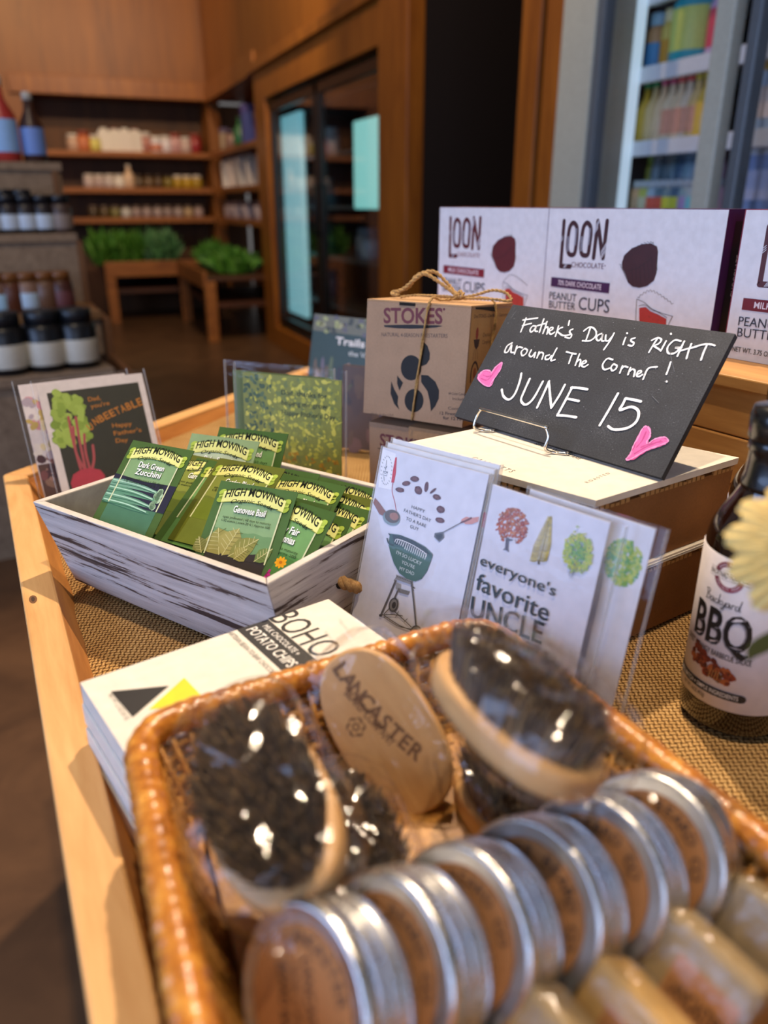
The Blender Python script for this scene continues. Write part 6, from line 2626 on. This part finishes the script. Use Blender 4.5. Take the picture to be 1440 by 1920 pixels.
def tin_frame(k):
    top_ = t0 + ax * (k / 5)
    c = top_ - upv * TR_
    y = nface.cross(-upv.cross(nface))
    xx = upv.cross(nface).normalized()
    M = Matrix((xx, upv, nface)).transposed().to_4x4()
    M.translation = c - nface * TT
    rot = Matrix.Rotation([-.95, .5, .8, .2, .9, .4][k], 4, 'Z')
    return M @ rot


R_ = TR_
tin = thing('round_tin', 'aluminium tin nearest the camera, its brown label facing out', 'tin', tin_frame(0), 'round tins lying in a row')
m = MB()
m.lathe([(R_ * .90, 0), (R_ * .955, .0008), (R_ * .965, .003), (R_ * .965, .011)], alu, 64)
m.build('base', tin)
m = MB()
pr = [(R_ * .985, .0095), (R_ * 1.0, .0102), (R_ * 1.0, .0116), (R_ * .978, .0128), (R_ * .978, .0142), (R_ * 1.0, .0154), (R_ * 1.0, .0168), (R_ * .978, .0180), (R_ * .978, .0194), (R_ * 1.0, .0206), (R_ * 1.0, .0250), (R_ * .99, .0275), (R_ * .965, .0288), (R_ * .94, TT), (R_ * .915, .0286), (R_ * .90, .0280), (R_ * .5, .0280), (0, .0280)]
m.lathe(pr[:-4], alu, 64, cap=False)
m.lathe(pr[-5:], alu2, 64, cap=False)
m.build('lid', tin)
m = MB()
rl = R_ * .77
m.lathe([(rl, .0281), (rl, .0284), (0, .0284)], KL, 48, smooth=False)
a = Art(m, Matrix.Identity(4), lambda u, v, h: Vector((u, v, .0284 + h)), None, .7, .0001)
ck = '#4a3222'
for i, ch in enumerate('LANCASTER BEARD CO'):
    w = math.pi * 1.06 - i * math.pi * 1.12 / 17
    if ch != ' ':
        a.text(ch, rl * .74 * math.cos(w), rl * .74 * math.sin(w), .0050, ck, ang=w - math.pi / 2, align='c', bold=.02)
a.text('LANCASTER', 0, .0035, .0052, ck, w=rl * 1.15, bold=.02, align='c')
a.text('BEARD COMPANY', 0, -.0030, .0030, ck, w=rl * .95, bold=.01, align='c')
a.text('BEARD BALM', 0, -.0120, .0052, ck, w=rl * 1.0, bold=.02, align='c')
a.stroke([(-rl * .5, -.0055), (rl * .5, -.0055)], .0004, ck, smooth=False)
m.build('kraft_label', tin)
wds = ['', 'second', 'third', 'fourth', 'fifth']
for k in range(1, 6):
    dup(tin, tin_frame(k), 'aluminium tin, %s in the row' % (wds[k] + ' from the camera' if k < 5 else 'farthest from the camera'))

# ------------------------------------------------------------------ wrapped soap bars
soap_c = [ink('#a88a5e', .5, var=.12), ink('#957f5c', .5, var=.12), ink('#b8935a', .5, var=.12), ink('#87755a', .5, var=.12)]
wrap2 = film('soap_film', .12, 1.1, bump=.5, bscale=70)
SW, SHh, ST = .048, .058, .022
lean_s = math.radians(34)
su_ = hdir(150)
sback_ = axd
svv = UP * math.cos(lean_s) + sback_ * math.sin(lean_s)
for k, (px_, py_, zz, lab, lb) in enumerate([(1000, 1845, .076, 'beige wrapped soap bar nearest the camera at the lower frame edge', False), (1130, 1790, .076, 'yellowish wrapped soap bar second from the camera', True),
                                             (1262, 1700, .078, 'wrapped soap bar with brown label beside the tins', True), (1392, 1640, .080, 'grey beige wrapped soap bar farthest from the camera', False)]):
    TLp = G(px_, py_, zz)
    M = frame(TLp - svv * SHh, su_, svv)
    r = thing('soap_bar', lab, 'soap', M, 'wrapped soap bars in the basket')
    m = MB()
    m.box((0, 0, 0), (SW, ST, SHh), soap_c[(k * 2 + 1) % 4] if k != 1 else soap_c[2])
    m.build('soap', r, bevel=.004)
    if lb:
        m = MB()
        m.box((SW * .30, -.0006, .004), (SW * .92, ST + .0004, SHh * .78), KL)
        a = Art(m, M, rough=.7, h=.0008)
        for i, t in enumerate(('LANCASTER', 'BEARD', 'SOAP')):
            a.text(t, SW * .61, SHh * (.52 - .17 * i), .0062, '#3d2616', w=SW * (.52 if i == 0 else .34), bold=.02, align='c')
        m.build('kraft_label', r)
    m = MB()

    def sf(i, j):
        w, p = 2 * math.pi * i, math.pi * (j - .5)
        s = lambda v: abs(v) ** .35 * (1 if v > 0 else -1)
        q = Vector((SW / 2 + s(math.cos(w) * math.cos(p)) * (SW / 2 + .0022), ST / 2 + s(math.sin(w) * math.cos(p)) * (ST / 2 + .0022), SHh / 2 + s(math.sin(p)) * (SHh / 2 + .0022)))
        return q + Vector((noise.noise(q * 90 + Vector((k, 0, 0))), noise.noise(q * 90 + Vector((0, k, 5))), noise.noise(q * 90 + Vector((9, 0, k))))) * .0016
    m.grid(sf, 32, 18, wrap2, smooth=False)
    m.build('film_wrapper', r)
